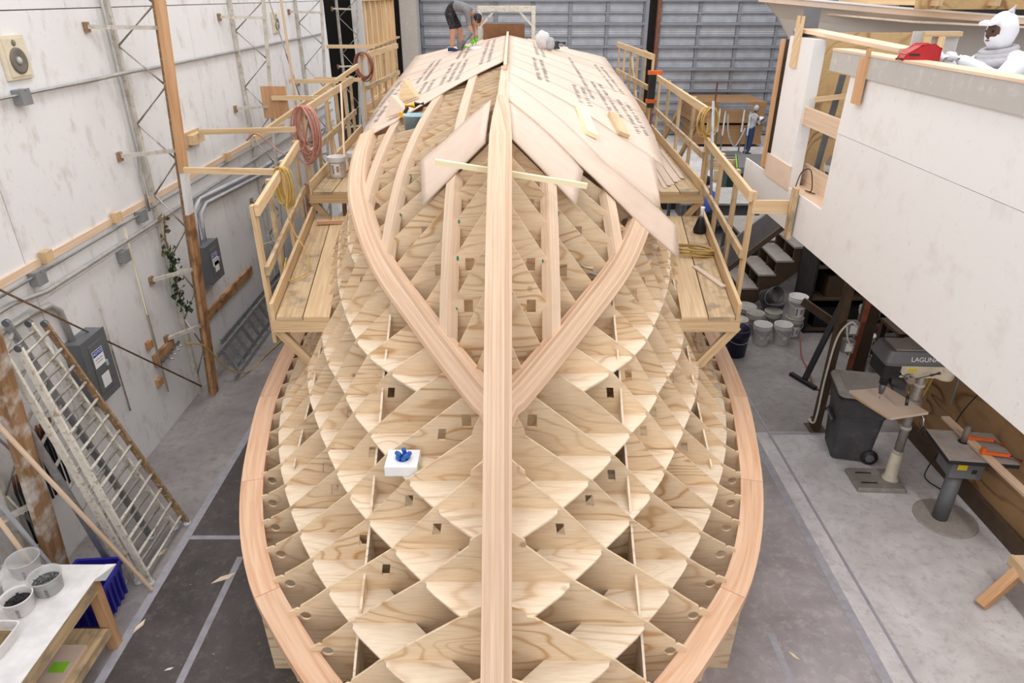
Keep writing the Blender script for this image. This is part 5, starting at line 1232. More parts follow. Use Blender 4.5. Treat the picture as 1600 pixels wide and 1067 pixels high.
# blue stacking bin behind the table
t = thing('storage_bin', 'dark blue plastic storage bin on the floor behind the table', 'bin')
sec = [(0, rrect(.42, .5, .03)), (.38, rrect(.52, .6, .03)), (.38, rrect(.57, .65, .03)), (.42, rrect(.57, .65, .03)), (.42, rrect(.50, .58, .03)), (.03, rrect(.40, .48, .03))]
loft(MB(), sec).build('body', 'blue', t)
for k in range(5): MB().box(.21+.02, .27, -.22+k*.1, -.19+k*.1, .05, .38).build('rib', 'blue', t)
for k in range(4): MB().box(-.2+k*.12, -.17+k*.12, -.32, -.25, .05, .38).build('rib', 'blue', t)
t.location = (-4.14, 4.88, 0); t.rotation_euler = (0, 0, .08); t.scale = (.82, .82, 1.05)
tree_copy(t, (-4.3, 3.95, .305), .3, 'dark blue plastic storage bin on the shelf of the work table')

t = thing('shade_rack', 'made-up dark rack added to deepen the shade beside the stair', 'rack', (6.3, 11.5, 0))  # dark rack and boxes added to deepen the shade under the mezzanine
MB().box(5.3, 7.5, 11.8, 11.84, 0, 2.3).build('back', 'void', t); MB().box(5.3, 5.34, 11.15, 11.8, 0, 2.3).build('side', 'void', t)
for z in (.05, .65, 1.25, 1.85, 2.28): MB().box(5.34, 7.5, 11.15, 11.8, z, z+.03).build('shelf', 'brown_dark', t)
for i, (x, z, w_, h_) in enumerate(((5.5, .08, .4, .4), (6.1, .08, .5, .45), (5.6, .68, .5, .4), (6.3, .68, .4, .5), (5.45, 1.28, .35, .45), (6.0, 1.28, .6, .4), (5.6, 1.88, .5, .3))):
    MB().box(x, x+w_, 11.25, 11.7, z, z+h_).build('shade_box', ('black', 'void', 'brown_dark', 'charcoal')[i % 4], None, ('black', 'shadowed', 'dark brown', 'charcoal', 'matt black', 'murky', 'umber')[i]+' box on the '+('bottom', 'bottom', 'second', 'second', 'third', 'third', 'top')[i]+' shelf of the added shade rack', 'box', 'boxes on the added shade rack')
# fill lamp added under the mezzanine to brighten the floor below
t = thing('added_fill_lamp', 'added fill lamp, out of view under the mezzanine over the tools', 'lamp', (4.75, 4.0, 3.05))
MB().box(4.68, 4.82, 3.3, 4.7, 3.06, 3.12).build('housing', 'paper', t)
ml, nt, b = nodes('fill_tube'); b.inputs['Emission Color'].default_value = (1, .98, .95, 1); b.inputs['Emission Strength'].default_value = 110.0; M['fill_on'] = ml
for x in (4.71, 4.79): MB().tube([(x, 3.35, 3.045), (x, 4.65, 3.045)], .016, 10).build('tube', 'fill_on', t)
# ------------------------------------------------------------------ things on and around the hull
def hpt(px, py, off=.05): return hit(px, py, off)
a = U(680, 252, Y=6.0); b = U(917, 290, Y=6.0)
MB().beam(a, b, .05, .045).build('cream_rod', 'cream', None, 'cream square rod passing crosswise under the keel between frames', 'rod')
a = hpt(960, 434, .10); b = a+V((-.22, .12, .0)); MB().tube([a, b], .012, 8).build('steel_rod', 'steel', None, 'short steel rod poking out over the right chine log', 'rod')
a = hpt(928, 420, -.02); MB().tube([a, a+V((-.14, .1, .01))], .025, 10).build('dowel', 'pine_grey', None, 'short wooden dowel beside the steel rod', 'dowel')
for i, ((x0, y0), (x1, y1)) in enumerate((((909, 170), (925, 210)), ((958, 178), (975, 210)))):
    a = hpt(x0, y0, .10); b = hpt(x1, y1, .10); n = bot_normal(abs((a.x+b.x)/2-X0), (a.y+b.y)/2, 1)
    d = (b-a).normalized(); s = d.cross(n).normalized()
    MB().frustum(a, b, d, s, n, .15, .05).build('lumber_block', 'cream' if i == 0 else 'pine', None, ('pale offcut board lying on the veneer near the keel side', 'pale offcut board lying on the veneer nearer the chine')[i], 'board')
# drill, sanding blocks and resin pail on the left edge of the sheets
p = hpt(640, 178, .06)
t = thing('cordless_drill', 'yellow and black cordless drill lying on the veneer edge', 'drill', tuple(p))
o = V((p.x, p.y, p.z+.03))
MB().tube([o+V((-.05, 0, .07)), o+V((.06, 0, .09)), o+V((.08, 0, .094))], [.045, .045, .04], 12).build('motor_housing', 'drill_yellow', t)
MB().tube([o+V((.08, 0, .094)), o+V((.2, 0, .11))], [.038, .022], 12).build('chuck', 'black', t)
MB().beam(o+V((-.02, 0, .06)), o+V((-.08, -.02, -.04)), .045, .055, (0, 1, 0)).build('grip', 'black', t)
MB().beam(o+V((-.14, -.03, -.02)), o+V((-.02, -.01, -.055)), .09, .06).build('battery', 'drill_yellow', t)
for i, (px, py) in enumerate(((622, 180), (640, 158))):
    q = hpt(px, py, .06); n = bot_normal(1.3, 10, -1); t = thing('wood_wedge', ('pink triangular wood wedge beside the drill', 'pale wood wedge standing behind the drill')[i], 'wedge', tuple(q))
    MB().prism([q+V((-.17, -.1, -.02)), q+V((.12, -.12, .08)), q+V((-.08, .05, .26 if i == 0 else .3))], (.05, .08, 0)).build('block', 'mahog' if i == 0 else 'pine', t, fix=True)
q = hpt(648, 190, .0)+V((0, 0, -.12)); t = thing('resin_pail', 'pale blue pail with green resin sunk between the frames', 'pail', (q.x, q.y, q.z-.1))
mpb = plain('pale_blue_plastic', srgb(170, 200, 214), 0.4); M['pale_blue'] = mpb
MB().lathe([(.12, -.1), (.145, .2), (.15, .2), (.15, .215), (.135, .215), (.13, .1)], q, 24).build('body', 'pale_blue', t); MB().lathe([(.13, .1), (.13, .105)], q, 20).build('resin', 'teal', t)
# glove box
t = thing('glove_box', 'white box of blue nitrile gloves sitting on a hull shelf', 'glove box', (-.86, 4.38, 2.16))
mb = MB(); gx0, gx1, gy0, gy1, gz0, gz1 = -.99, -.735, 4.26, 4.49, 2.158, 2.245
mb.box(gx0, gx1, gy0, gy1, gz0, gz1); mb.build('carton', 'paper', t, bevel=.003)
MB().lathe([(.05, 0), (.05, .002)], (-.86, 4.375, gz1), 18).build('opening', 'nitrile', t)
mb = MB(); r = random.Random(2)
for i in range(5):
    a = 2*PI*i/5; mb.tube(curve_pts([(-.86+.03*math.cos(a), 4.375+.03*math.sin(a), gz1), (-.86+.045*math.cos(a), 4.375+.03*math.sin(a), gz1+.03), (-.85+.06*math.cos(a+.5), 4.37+.04*math.sin(a+.5), gz1+.055+.02*(i % 2))], 4), [.022]*4+[.018]*4+[.006], 8)
mb.build('glove', 'nitrile', t)
MB().box(gx1, gx1+.001, 4.30, 4.36, 2.18, 2.235).build('sticker', 'lime', t)
# portal frame, brown board, bag and jug at the stern
t = thing('portal_frame', 'chipped white steel portal frame standing behind the stern', 'frame', (-.14, 18.3, 0))
for x in (-.78, .52):
    for y in (18.2, 18.55): MB().box(x-.045, x+.045, y-.045, y+.045, 0, 5.15).build('leg', 'rust_white', t)
for y in (18.2, 18.55): MB().box(-.83, .57, y-.045, y+.045, 5.15, 5.27).build('cross_bar', 'rust_white', t)
for s, x in ((1, -.74), (-1, .48)): MB().beam((x, 18.2, 4.85), (x+s*.3, 18.2, 5.15), .05, .05).build('corner_brace', 'rust_white', t)
for x in (-.78, .52): MB().box(x-.03, x+.03, 18.2, 18.55, 5.05, 5.1).build('side_tie', 'rust_white', t)
MB().box(-.68, .30, 17.75, 17.78, 4.30, 4.90).build('brown_board', 'brown_paper', None, 'brown board standing on edge at the stern', 'board')
p = hpt(847, 76, .06); t = thing('plastic_bag', 'white and grey crumpled bag sitting on the stern veneer', 'bag', tuple(p))
MB().ell(p+V((0, 0, .17)), .14, .11, .18, 12, 8, lambda v: v*(1+.12*math.sin(7*v.x+3*v.z)+.1*math.cos(6*v.y))).build('bag', 'film', t); MB().ell(p+V((.16, .02, .1)), .12, .1, .13, 10, 7, lambda v: v*(1+.15*math.sin(6*v.x+4*v.y))).build('fold', 'light_grey_cloth', t)
p = hpt(862, 76, .06); t = thing('power_sander', 'dark power sander lying beside the crumpled bag', 'sander', tuple(p)); MB().lathe([(.08, .0), (.08, .03), (.05, .06), (.05, .16)], p+V((.1, 0, 0)), 14).build('body', 'black', t); MB().tube([p+V((.1, 0, .14)), p+V((.3, -.04, .12))], .035, 10).build('grip', 'charcoal', t)
# white bucket on the middle left platform
t = bucket('white pail standing on the middle left platform', (-2.95, 11.6, 2.752), 'bucket', .34, .15, marks=2, cont='lid'); t['group'] = 'pails on the scaffold'
t = bucket('white pail with a wire handle beside the printed pail on planks', (-2.72, 12.0, 2.752), 'bucket', .33, .14, cont='lid'); t['group'] = 'pails on the scaffold'
# orange clamp on the right rail
t = thing('spring_clamp', 'orange and black clamp gripping the right rail joint', 'clamp', (3.0, 15.7, 3.6)); MB().box(2.96, 3.1, 15.62, 15.74, 3.3, 4.0).build('bar', 'black', t); MB().box(2.92, 3.22, 15.6, 15.7, 3.98, 4.06).build('jaw', 'orange', t); MB().box(2.92, 3.16, 15.6, 15.7, 3.4, 3.48).build('jaw', 'orange', t)
for i, (y0, y1, z0, z1) in enumerate(((17.2, 18.6, 3.15, 4.3), (14.6, 12.9, 2.75, 3.9), (13.0, 11.6, 2.75, 3.85))):
    MB().beam((3.0 if i == 0 else 3.13, y0, z0), (2.98 if i == 0 else 3.14, y1, z1), .045, .10).build('diagonal_brace', 'pine_grey', None, ('sloping brace on the right rail closest to the steel doors', 'sloping brace at the middle of the right rail', 'sloping brace by the corded post of the right rail')[i], 'brace')
# ------------------------------------------------------------------ the far right of the hall
def board_stack(label, x0, x1, y0, y1, z0, z1, n, mat, cat='boards'):
    t = thing('board_stack', label, cat, ((x0+x1)/2, (y0+y1)/2, z0)); h = (z1-z0)/n
    for i in range(n): MB().box(x0+.02*(i % 2), x1-.03*(i % 3), y0, y1, z0+i*h+.004, z0+(i+1)*h).build('board', mat, t)
board_stack('tall bundle of brown sheet goods near the steel door', 7.3, 10.1, 28.3, 30.3, .1, .85, 6, 'cardboard')
board_stack('upper brown bundle resting on the tall bundle', 7.2, 10.05, 28.2, 30.4, .95, 1.75, 4, 'cardboard')
for i, x in enumerate((7.5, 8.4, 9.3)):
    MB().box(x, x+.12, 28.4, 30.2, 0, .1).build('pallet_runner', 'brown_dark', None, 'dark runner under the brown bundle, '+('wall end', 'middle one', 'open end')[i], 'runner'); MB().box(x, x+.12, 28.4, 30.2, .85, .95).build('pallet_runner', 'brown_dark', None, 'dark spacer between the two brown bundles, '+('wall end', 'middle one', 'open end')[i], 'runner')
MB().box(7.95, 8.0, 28.1, 28.16, 0, 2.5).build('brown_stake', 'copper', None, 'brown stake upright before the brown bundles', 'stake')
t = thing('steel_trolley', 'grey steel trolley frame standing before the brown bundles', 'trolley', (8.1, 25.8, 0))
for x, y in ((7.65, 25.5), (7.65, 26.2), (8.55, 25.5), (8.55, 26.2)): MB().tube([(x, y, 0), (x, y, 1.9)], .03, 8).build('upright', 'alu', t)
MB().box(7.6, 8.6, 25.45, 25.55, 1.85, 2.0).build('top_bar', 'alu', t); MB().box(7.6, 8.6, 26.15, 26.25, 1.85, 2.0).build('top_bar', 'alu', t); MB().box(7.6, 8.6, 25.45, 26.25, .2, .25).build('deck', 'panel_grey', t)
MB().tube(curve_pts([(7.75, 25.5, 1.7), (7.85, 25.4, 1.0), (8.15, 25.4, .6), (8.45, 25.5, 1.2)], 6), .03, 8).build('hung_hose', 'conduit', t)
p0 = U(1150, 238, Z=.4); MB().prism([(8.1, 24.9, .36), (10.2, 24.9, .36), (9.6, 19.6, .36), (7.2, 21.6, .36)], (0, 0, .05)).build('large_sheet', 'slab', None, 'large dark sheet lying on bearers, lime edge', 'panel')
MB().beam((8.05, 24.9, .385), (7.15, 21.6, .385), .03, .05).build('edge_strip', 'lime', bpy.data.objects['large_sheet'])
MB().beam((7.15, 21.57, .385), (9.6, 19.57, .385), .03, .05).build('edge_strip', 'lime', bpy.data.objects['large_sheet'])
for i, y in enumerate((20.9, 22.4, 24.2)): MB().box(6.4+.25*i, 9.7, y, y+.15, 0, .355).build('bearer', 'pine_grey', None, 'wooden bearer under the dark sheet, '+('at its pointed end', 'at its middle', 'at its wide end')[i], 'bearer')
def table(label, x0, x1, y0, y1, z, mat='lid', leg='panel_grey'):
    t = thing('machine_table', label, 'table', ((x0+x1)/2, (y0+y1)/2, 0)); MB().box(x0, x1, y0, y1, z-.05, z).build('top', mat, t)
    for x in (x0+.06, x1-.06):
        for y in (y0+.06, y1-.06): MB().box(x-.04, x+.04, y-.04, y+.04, 0, z-.05).build('leg', leg, t)
    MB().box(x0+.2, x1-.2, y0+.2, y1-.2, .3, z-.1).build('cabinet', leg, t)
    return t
table('grey saw table behind the right guard rail', 4.9, 6.4, 13.6, 15.4, .95); table('second grey bench beyond the saw table', 4.2, 6.2, 16.6, 18.2, .9, 'conduit')
for i, (x, y) in enumerate(((6.0, 19.0), (6.6, 16.0))):
    MB().box(x, x+.7, y, y+.7, 0, 1.1).build('green_bin', 'green_dark', None, ('dark green bin beyond the grey bench', 'dark green bin between the grey benches')[i], 'bin', bevel=.03)
t = thing('shop_machine', 'black motor machine on the floor behind the rail', 'machine', (4.4, 19.6, 0)); MB().box(4.0, 4.9, 19.2, 20, 0, .5).build('base', 'black', t); MB().lathe([(.28, 0), (.3, .05), (.3, .5), (.2, .6)], (4.45, 19.6, .5), 18).build('motor', 'black', t)
MB().box(6.4, 6.9, 14.0, 14.5, .0, .8).build('steel_drum_box', 'charcoal', None, 'charcoal crate behind the stair', 'crate')
# second boat, right way up, on the far right
t = thing('second_boat', 'beige primed boat hull with flared bow behind the mezzanine', 'boat', (9, 13.6, 0))
def b2(s, v, side):
    # s: bow to stern, v: sheer to keel
    B = 2.7*(s**.62); zsh = 5.44-1.0*s+.55*s*s; zk = 1.1
    x = 4.45+9.5*s+2.3*(1-s)**1.5*(v**.7); fl = (1-v**1.15)*(.62+.38*s)+.38*(1-s)*(1-v)**3*1.0
    y = 13.6-side*B*min(1, fl)
    return V((x, y, zsh+(zk-zsh)*v))
for side in (1, -1):
    rows = [[b2(i/24, j/14, side) for j in range(15)] for i in range(25)]
    MB().sheet(rows, [[V((0, side, 0))]*15]*25, .03).build('hull_side', 'hull_paint', t, fix=True)
    pa = [b2(i/24, 0, side)+V((0, -side*.03, .0)) for i in range(25)]; ss = []
    for i in range(25):
        d = (pa[min(24, i+1)]-pa[max(0, i-1)]).normalized(); ss.append(V((-d.y, d.x, 0)).normalized())
    MB().sweep(pa, ss, [V((0, 0, 1))]*25, .1, .09).build('rub_rail', 'mahog', t)
    MB().sweep([p+V((0, 0, .06)) for p in pa], ss, [V((0, 0, 1))]*25, .14, .03).build('rail_cap', 'paper', t)
MB().prism([(4.7, 13.6, 5.26), (6.5, 12.2, 5.1), (9.5, 11.4, 4.98), (13.6, 11.1, 4.92), (13.6, 16.0, 4.92), (9.5, 15.8, 4.98), (6.5, 15.0, 5.1)], (0, 0, .03)).build('deck', 'ply_shelf', t, fix=True)
for k in range(7): MB().box(6.6+k*.9, 6.68+k*.9, 11.8, 15.4, 5.35, 5.47).build('deck_beam', 'pine', t)
MB().box(6.4, 13.2, 12.0, 12.08, 5.30, 5.62).build('cabin_side', 'yellow_ply', t); MB().box(7.4, 9.2, 12.1, 12.16, 5.45, 5.9).build('cabin_side', 'ply_shelf', t); MB().box(9.0, 11.2, 12.2, 12.26, 5.45, 5.9).build('green_panel', 'leaf_film', t)
for x in (7.2, 10.2, 13.0): MB().box(x-.25, x+.25, 13.2, 14.0, 0, 1.15).build('keel_block', 'brown_dark', t)
# mezzanine odds and ends
t = bucket('pail with a grey dome seen through the mezzanine gap', (3.56, 7.5, 3.525), 'bucket_grey', .33, .14, marks=2); t['group'] = 'things in the mezzanine gap'
MB().ell((3.56, 7.5, 3.84), .13, .13, .14, 16, 10).build('dome', 'slab', t)
t = thing('orange_cylinder', 'rusty orange cylinder beside the domed pail', 'cylinder', (3.55, 7.12, 3.525)); MB().lathe([(.09, 0), (.09, .28), (.10, .29), (.10, .31), (.085, .32), (.085, .58), (.06, .6)], (3.55, 7.12, 3.525), 18).build('body', 'orange_tube', t); MB().lathe([(.07, .6), (.07, .66)], (3.55, 7.12, 3.525), 14).build('cap', 'black', t)
MB().beam((3.42, 7.75, 3.52), (3.5, 7.7, 4.75), .06, .03, (0, 1, 0)).build('spirit_level', 'panel_grey', None, 'dark spirit level leaning inside the mezzanine gap', 'level')
MB().beam((3.25, 7.7, 4.5), (3.85, 7.4, 4.62), .05, .05).build('cross_stick', 'pine', None, 'small stick wedged inside the mezzanine gap', 'stick')
pipe('wire_loop', curve_pts([(3.2, 7.65, 3.57), (3.22, 7.6, 3.75), (3.25, 7.45, 3.8), (3.27, 7.38, 3.6), (3.25, 7.5, 3.57), (3.3, 7.35, 3.57)], 6), .006, 'black', 'black wire looped on the sill of the mezzanine gap', 'wire')
MB().beam((3.25, 8.35, 5.16), (3.55, 6.6, 5.06), .22, .035).build('loose_board', 'fir_plain', None, 'loose pale board resting on the mezzanine pillar top', 'board')
MB().box(3.20, 3.38, 8.28, 8.30, 5.09, 5.38).build('dark_plate', 'panel_grey', None, 'dark square plate standing on the mezzanine pillar', 'plate')
t = thing('blue_bag', 'crumpled blue bag on top of the mezzanine pillar', 'bag', (3.2, 8.4, 5.09)); MB().ell((3.22, 8.36, 5.13), .07, .05, .06, 10, 7, lambda v: v*(1+.2*math.sin(6*v.x+5*v.z))).build('bag', 'nitrile', t)
t = thing('window_frame_box', 'small pine framed box beside the white-suited worker', 'frame', (3.62, 6.4, 5.0)); MB().box(3.5, 3.9, 6.5, 6.53, 3.5, 5.22).build('board', 'grey_board', t); MB().box(3.58, 3.9, 6.46, 6.5, 5.18, 5.22).build('rail', 'pine', t); MB().box(3.58, 3.64, 6.46, 6.5, 3.5, 5.18).build('stile', 'pine', t); MB().box(3.7, 3.76, 6.46, 6.5, 3.5, 5.18).build('stile', 'pine', t)
t = thing('red_tool', 'red power tool held on the mezzanine rail', 'power tool', (3.3, 5.9, 5.04))
MB().prism([(3.12, 5.86, 5.042), (3.40, 5.86, 5.042), (3.40, 5.86, 5.12), (3.34, 5.86, 5.15), (3.24, 5.86, 5.15), (3.14, 5.86, 5.09)], (0, .1, 0)).build('housing', 'red', t, bevel=.01); MB().box(3.16, 3.24, 5.855, 5.965, 5.07, 5.085).build('vent', 'black', t); MB().box(3.10, 3.42, 5.87, 5.95, 5.040, 5.048).build('sole', 'black', t)
# ------------------------------------------------------------------ people
def skin_body(name, J, B, root, mats, parent, loc, sub=2):
    names = list(J); me = bpy.data.meshes.new(name)
    me.from_pydata([J[k][0] for k in names], [(names.index(a), names.index(b)) for a, b, m_ in B], [])
    ob = bpy.data.objects.new(name, me); COL.objects.link(ob)
    ob.modifiers.new('skin', 'SKIN'); ob.modifiers['skin'].use_smooth_shade = True
    for i, k in enumerate(names):
        sv = me.skin_vertices[0].data[i]; r = J[k][1]; sv.radius = (r, r) if not isinstance(r, tuple) else r
        sv.use_root = (k == root)
    sb = ob.modifiers.new('sub', 'SUBSURF'); sb.levels = sub; sb.render_levels = sub
    bpy.context.view_layer.update()
    nm = bpy.data.meshes.new_from_object(ob.evaluated_get(bpy.context.evaluated_depsgraph_get()))
    bpy.data.objects.remove(ob)
    nm.materials.clear()
    for m_ in mats: nm.materials.append(M[m_])
    segs = [(V(J[a][0]), V(J[b][0]), mats.index(m_)) for a, b, m_ in B]
    for p in nm.polygons:
        c = p.center; best = 1e9
        for a, b, mi in segs:
            d = b-a; t = max(0, min(1, (c-a).dot(d)/max(1e-9, d.length_squared))); q = (c-(a+d*t)).length
            if q < best: best = q; p.material_index = mi
        p.use_smooth = True
    nm.name = name
    o = bpy.data.objects.new(name, nm); COL.objects.link(o); o.parent = parent
    return o
def hand(parent, wrist, dirv, palm_n, mat, name='hand', curl=.6, s=1.0):
    w_ = V(wrist); d = V(dirv).normalized(); n = V(palm_n); n = (n-d*n.dot(d)).normalized(); sd = d.cross(n)
    mb = MB(); mb.tube([w_-d*.02*s, w_+d*.03*s, w_+d*.085*s], [.028*s, .04*s, .038*s], 10)
    for k, (off, ln) in enumerate(((-.030, .07), (-.010, .08), (.010, .075), (.028, .06))):
        b = w_+d*.08*s+sd*off*s; p1 = b+d*ln*.5*s+n*ln*curl*.2*s; p2 = p1+d*ln*.35*s*(1-curl*.5)+n*ln*curl*.5*s
        mb.tube([b, p1, p2], [.0105*s, .0095*s, .007*s], 7)
    b = w_+d*.025*s-sd*.035*s; mb.tube([b, b+d*.03*s-sd*.03*s+n*.01*s, b+d*.065*s-sd*.035*s+n*.03*s], [.013*s, .011*s, .008*s], 7)
    mb.build(name, mat, parent)
def head(parent, c, look, mat, hair=None, R=.105, tilt=0.0):
    c = V(c); f = V(look).normalized(); _, s, u = orth(f)
    Rm = Matrix((s, f, u)).transposed()
    def shape(v):
        x, y, z = v
        if y > .5 and abs(x) < .25 and -.25 < z < .15: y += .18*(1-abs(x)/.25)
        if z < -.4: x *= 1-.35*(-z-.4); y *= 1-.15*(-z-.4)
        return V((x, y, z))
    mb = MB(); mb.ell(c, R*.82, R, R*1.22, 20, 16, shape, Rm)
    for sg in (-1, 1): mb.ell(c+s*sg*R*.82, .012, .022, .032, 8, 6, None, Rm)
    mb.build('head', mat, parent)
    mb = MB()
    for sg in (-1, 1): mb.ell(c+s*sg*R*.32+f*R*.88+u*R*.1, .014, .009, .010, 8, 6, None, Rm)
    mb.build('eye', 'black', parent)
    mb = MB(); mb.ell(c+f*R*.9-u*R*.55, .026, .008, .007, 8, 5, None, Rm); mb.build('mouth', 'hose_red', parent)
    return s, f, u, Rm
def shoe(parent, ankle, fwd, mat='black', s=1.0, sole='black'):
    a = V(ankle); f = V((fwd[0], fwd[1], 0)).normalized(); sd = V((-f.y, f.x, 0)); mb = MB()
    secs = []
    base = len(mb.v)
    for t_, w_, h_ in ((-.09, .030, .07), (-.05, .042, .085), (.03, .043, .075), (.1, .048, .05), (.16, .042, .035), (.19, .02, .02)):
        for (x, z) in ((-1, 0), (1, 0), (1, .6), (.5, 1), (-.5, 1), (-1, .6)): mb.v.append(a+f*t_*s+sd*x*w_*s+V((0, 0, -.075*s+z*h_*s)))
    for i in range(5):
        for k in range(6): mb.face((base+i*6+k, base+i*6+(k+1) % 6, base+i*6+6+(k+1) % 6, base+i*6+6+k), None, True)
    mb.face([base+k for k in range(6)][::-1]); mb.face([base+30+k for k in range(6)])
    return mb.build('shoe', mat, parent, fix=True)
# worker bending over on the stern
fp = hpt(708, 80, .062); fp2 = hpt(722, 78, .062); dz = fp2.z-fp.z
t = thing('person', 'person in grey hoodie and dark shorts bending over on the stern veneer', 'person', tuple(fp))
J = dict(pel=((-.06, .06, .84), (.15, .15)), bel=((.04, .06, .93), (.15, .14)), che=((.24, .06, .90), (.17, .15)), nec=((.42, .06, .80), (.07, .07)), hea=((.48, .06, .72), (.07, .07)),
         hL=((-.08, -.04, .78), .10), kL=((.02, -.06, .45), .075), aL=((-.02, -.06, .09), .045), hR=((-.04, .16, .78), .10), kR=((.14, .18, .46+dz*.5), .075), aR=((fp2.x-fp.x-.02, .2, .09+dz), .045),
         sL=((.34, -.12, .82), .075), eL=((.38, -.16, .52), .05), wL=((.44, -.12, .26), .032), sR=((.36, .24, .80), .075), eR=((.46, .28, .52), .05), wR=((.50, .2, .28), .032))
B = [('pel', 'bel', 'black_cloth'), ('bel', 'che', 'grey_cloth'), ('che', 'nec', 'grey_cloth'), ('nec', 'hea', 'skin'), ('pel', 'hL', 'black_cloth'), ('hL', 'kL', 'black_cloth'), ('kL', 'aL', 'skin'), ('pel', 'hR', 'black_cloth'), ('hR', 'kR', 'black_cloth'), ('kR', 'aR', 'skin'),
     ('che', 'sL', 'grey_cloth'), ('sL', 'eL', 'grey_cloth'), ('eL', 'wL', 'skin'), ('che', 'sR', 'grey_cloth'), ('sR', 'eR', 'grey_cloth'), ('eR', 'wR', 'skin')]
skin_body('body', J, B, 'pel', ['grey_cloth', 'black_cloth', 'skin'], t, fp)
def rel(p): return fp+V(p)
head(t, rel((.55, .06, .62)), (.5, 0, -.85), 'skin')
MB().ell(rel((.56, .06, .65)), .10, .105, .12, 16, 10).build('cap', 'black_cloth', t)
hand(t, rel((.44, -.12, .25)), (.1, .05, -1), (-1, 0, 0), 'lime_glove', 'glove'); hand(t, rel((.50, .2, .27)), (.1, -.05, -1), (-1, 0, 0), 'lime_glove', 'glove')
shoe(t, rel((-.02, -.06, .085)), (1, .1), 'denim'); shoe(t, rel((fp2.x-fp.x-.02, .2, .085+dz)), (1, 0), 'lime_glove')
p = hpt(726, 80, .062); t2 = thing('cloth_roll', 'grey roll of cloth on the veneer at the bending worker feet', 'roll', tuple(p)); MB().tube([p+V((-.1, -.12, .07)), p+V((.12, .1, .36))], .07, 12).build('roll', 'grey_cloth', t2); MB().ell(p+V((.24, .05, .05)), .16, .1, .05, 10, 6).build('rag', 'paper', t2)
# worker in the white suit on the mezzanine
wl_ = V((4.05, 6.05, 3.525)); t = thing('person', 'person in white hooded coverall with grey scarf holding a red tool', 'person', tuple(wl_))
J = dict(pel=((.05, 0, .95), (.19, .16)), bel=((.03, 0, 1.15), (.19, .16)), che=((-.02, 0, 1.42), (.21, .17)), nec=((-.05, 0, 1.54), (.085, .085)), hea=((-.07, 0, 1.62), (.07, .07)),
         hL=((.05, -.1, .88), .12), kL=((.0, -.12, .5), .10), aL=((.06, -.12, .1), .07), hR=((.05, .1, .88), .12), kR=((.02, .12, .5), .10), aR=((.08, .12, .1), .07),
         sL=((-.0, -.21, 1.49), .105), eL=((-.22, -.28, 1.28), .075), wL=((-.50, -.18, 1.53), .05), sR=((-.0, .21, 1.49), .105), eR=((-.24, .26, 1.28), .075), wR=((-.48, .02, 1.52), .05))
J['eL'] = ((-.20, -.30, 1.36), .08); J['eR'] = ((-.24, .24, 1.34), .075)
B = [('pel', 'bel', 'white_cloth'), ('bel', 'che', 'white_cloth'), ('che', 'nec', 'white_cloth'), ('nec', 'hea', 'skin'), ('pel', 'hL', 'white_cloth'), ('hL', 'kL', 'white_cloth'), ('kL', 'aL', 'white_cloth'), ('pel', 'hR', 'white_cloth'), ('hR', 'kR', 'white_cloth'), ('kR', 'aR', 'white_cloth'),
     ('che', 'sL', 'white_cloth'), ('sL', 'eL', 'white_cloth'), ('eL', 'wL', 'white_cloth'), ('che', 'sR', 'white_cloth'), ('sR', 'eR', 'white_cloth'), ('eR', 'wR', 'white_cloth')]
skin_body('body', J, B, 'pel', ['white_cloth', 'skin'], t, wl_)
def rel(p): return wl_+V(p)
hc = rel((-.10, 0, 1.71)); s, f, u, Rm = head(t, hc, (-1, -.1, -.05), 'skin_dark')
def hoodf(v):
    x, y, z = v
    if y > .72 and -.02 < z < .3: y = .60
    return V((x, y, z))*(1+.03*math.sin(9*x+7*z))
MB().ell(hc-f*.012, .108, .118, .150, 20, 14, hoodf, Rm).build('hood', 'white_cloth', t)
MB().prism([hc+f*.09+u*.07-s*.09, hc+f*.15+u*.055-s*.07, hc+f*.15+u*.055+s*.07, hc+f*.09+u*.07+s*.09], u*.02).build('hood_peak', 'white_cloth', t, fix=True)
MB().tube([hc+u*.14-f*.05, hc+u*.19-f*.08], [.03, .004], 8).build('hood_tip', 'white_cloth', t)
mb = MB()
for k, zz in enumerate((.0, .035, .07)):
    mb.tube([rel((-.07+(.135-.01*k)*math.cos(a), (.135-.012*k)*math.sin(a), 1.50+zz+.025*math.cos(a))) for a in [2*PI*i/18 for i in range(18)]], .042-.006*k, 8, closed=True)
mb.build('scarf', 'light_grey_cloth', t)
t3 = MB().lathe([(.075, 0), (.07, .06), (.045, .09)], rel((-.21, -.06, 1.42)), 16, (-1, -.3, .1)).build('respirator', 'paper', t); MB().lathe([(.05, -.02), (.05, .0)], rel((-.20, -.06, 1.42)), 14, (-1, -.3, .1)).build('respirator_seal', 'black', t)
hand(t, rel((-.50, -.18, 1.53)), (-1, .1, .15), (0, 0, -1), 'white_cloth', 'glove', .9); hand(t, rel((-.50, .02, 1.52)), (-1, -.2, .15), (0, 0, -1), 'white_cloth', 'glove', .9)
for y in (-.12, .12): shoe(t, rel((.05, y, .078)), (-1, 0), 'white_cloth')
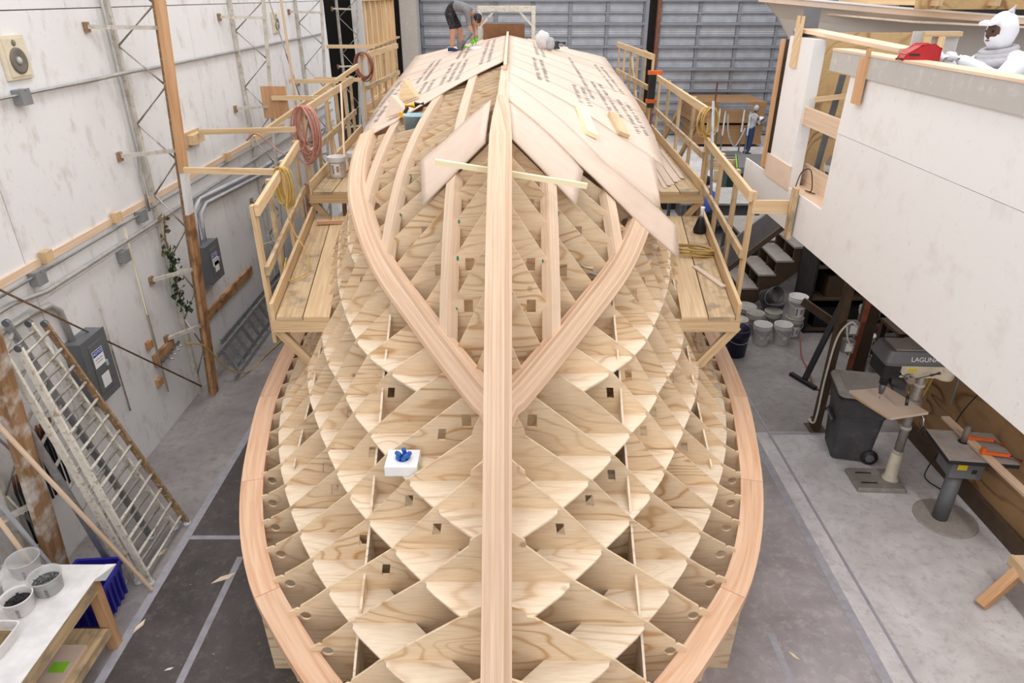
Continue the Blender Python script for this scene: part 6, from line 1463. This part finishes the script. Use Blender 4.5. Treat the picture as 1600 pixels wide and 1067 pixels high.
# standing figures far away
def standing(label, loc, face, shirt, legs, skin, bend=0.0, capm=None, arm=0.0, emblem=None):
    o = V(loc); t = thing('person', label, 'person', tuple(o)); f = V((face[0], face[1], 0)).normalized(); sd = V((-f.y, f.x, 0)); up = V((0, 0, 1))
    def q(a, b, c): return tuple(f*a+sd*b+up*c)
    J = dict(pel=(q(0, 0, .95), (.15, .13)), bel=(q(.02, 0, 1.12), (.15, .12)), che=(q(.04+bend*.5, 0, 1.34-bend*.1), (.17, .13)), nec=(q(.06+bend*.8, 0, 1.5-bend*.2), (.06, .06)), hea=(q(.09+bend, 0, 1.58-bend*.25), (.06, .06)),
             hL=(q(0, .09, .88), .11), kL=(q(.05, .11, .48), .085), aL=(q(.0, .12, .09), .06), hR=(q(0, -.09, .88), .11), kR=(q(-.02, -.11, .48), .085), aR=(q(-.1, -.12, .09), .06),
             sL=(q(.04+bend*.6, .2, 1.38-bend*.15), .08), eL=(q(.12+bend*.7, .25, 1.12), .055), wL=(q(.34+bend, .16, 1.08+arm), .035), sR=(q(.04+bend*.6, -.2, 1.38-bend*.15), .08), eR=(q(.12+bend*.7, -.25, 1.12), .055), wR=(q(.36+bend, -.12, 1.12+arm), .035))
    B = [('pel', 'bel', shirt), ('bel', 'che', shirt), ('che', 'nec', shirt), ('nec', 'hea', skin), ('pel', 'hL', legs), ('hL', 'kL', legs), ('kL', 'aL', legs), ('pel', 'hR', legs), ('hR', 'kR', legs), ('kR', 'aR', legs),
         ('che', 'sL', shirt), ('sL', 'eL', shirt), ('eL', 'wL', skin), ('che', 'sR', shirt), ('sR', 'eR', shirt), ('eR', 'wR', skin)]
    skin_body('body', J, B, 'pel', [shirt, legs, skin], t, o)
    hc = o+V(q(.11+bend*1.05, 0, 1.66-bend*.27)); head(t, hc, f+V((0, 0, -.2-bend)), skin)
    if capm: MB().ell(hc+up*.03-f*.02, .10, .11, .12, 16, 10).build('head_scarf', capm, t)
    for k in ('wL', 'wR'): hand(t, o+V(J[k][0]), f, (0, 0, 1), skin)
    shoe(t, o+V(q(0, .12, .078)), f); shoe(t, o+V(q(-.1, -.12, .078)), f)
    if emblem:
        b = o+V(q(-.155, 0, 1.33)); MB().ell(b+sd*.0, .09, .02, .13, 12, 8, None, Matrix((sd, f, up)).transposed()).build('shirt_print', 'grey_cloth', t); MB().ell(b-f*.012+up*.05, .05, .016, .05, 10, 6, None, Matrix((sd, f, up)).transposed()).build('shirt_print', 'lime', t)
        pp = o+V(q(.42, 0, 1.2)); MB().prism([pp+sd*.1, pp-sd*.1, pp-sd*.1+f*.1+up*.14, pp+sd*.1+f*.1+up*.14], (.0, .0, .004)).build('held_paper', 'paper', t)
    return t
standing('person in white printed shirt and jeans walking by the brown bundles', (9.15, 27.0, 0), (.9, .5), 'light_grey_cloth', 'denim', 'skin_dark', .05, 'light_grey_cloth', .12, True)
standing('person in blue shirt stooping at the grey bench behind the rail', (4.5, 15.6, 0), (.2, 1), 'blue_cloth', 'black_cloth', 'skin', .25, 'black_cloth')
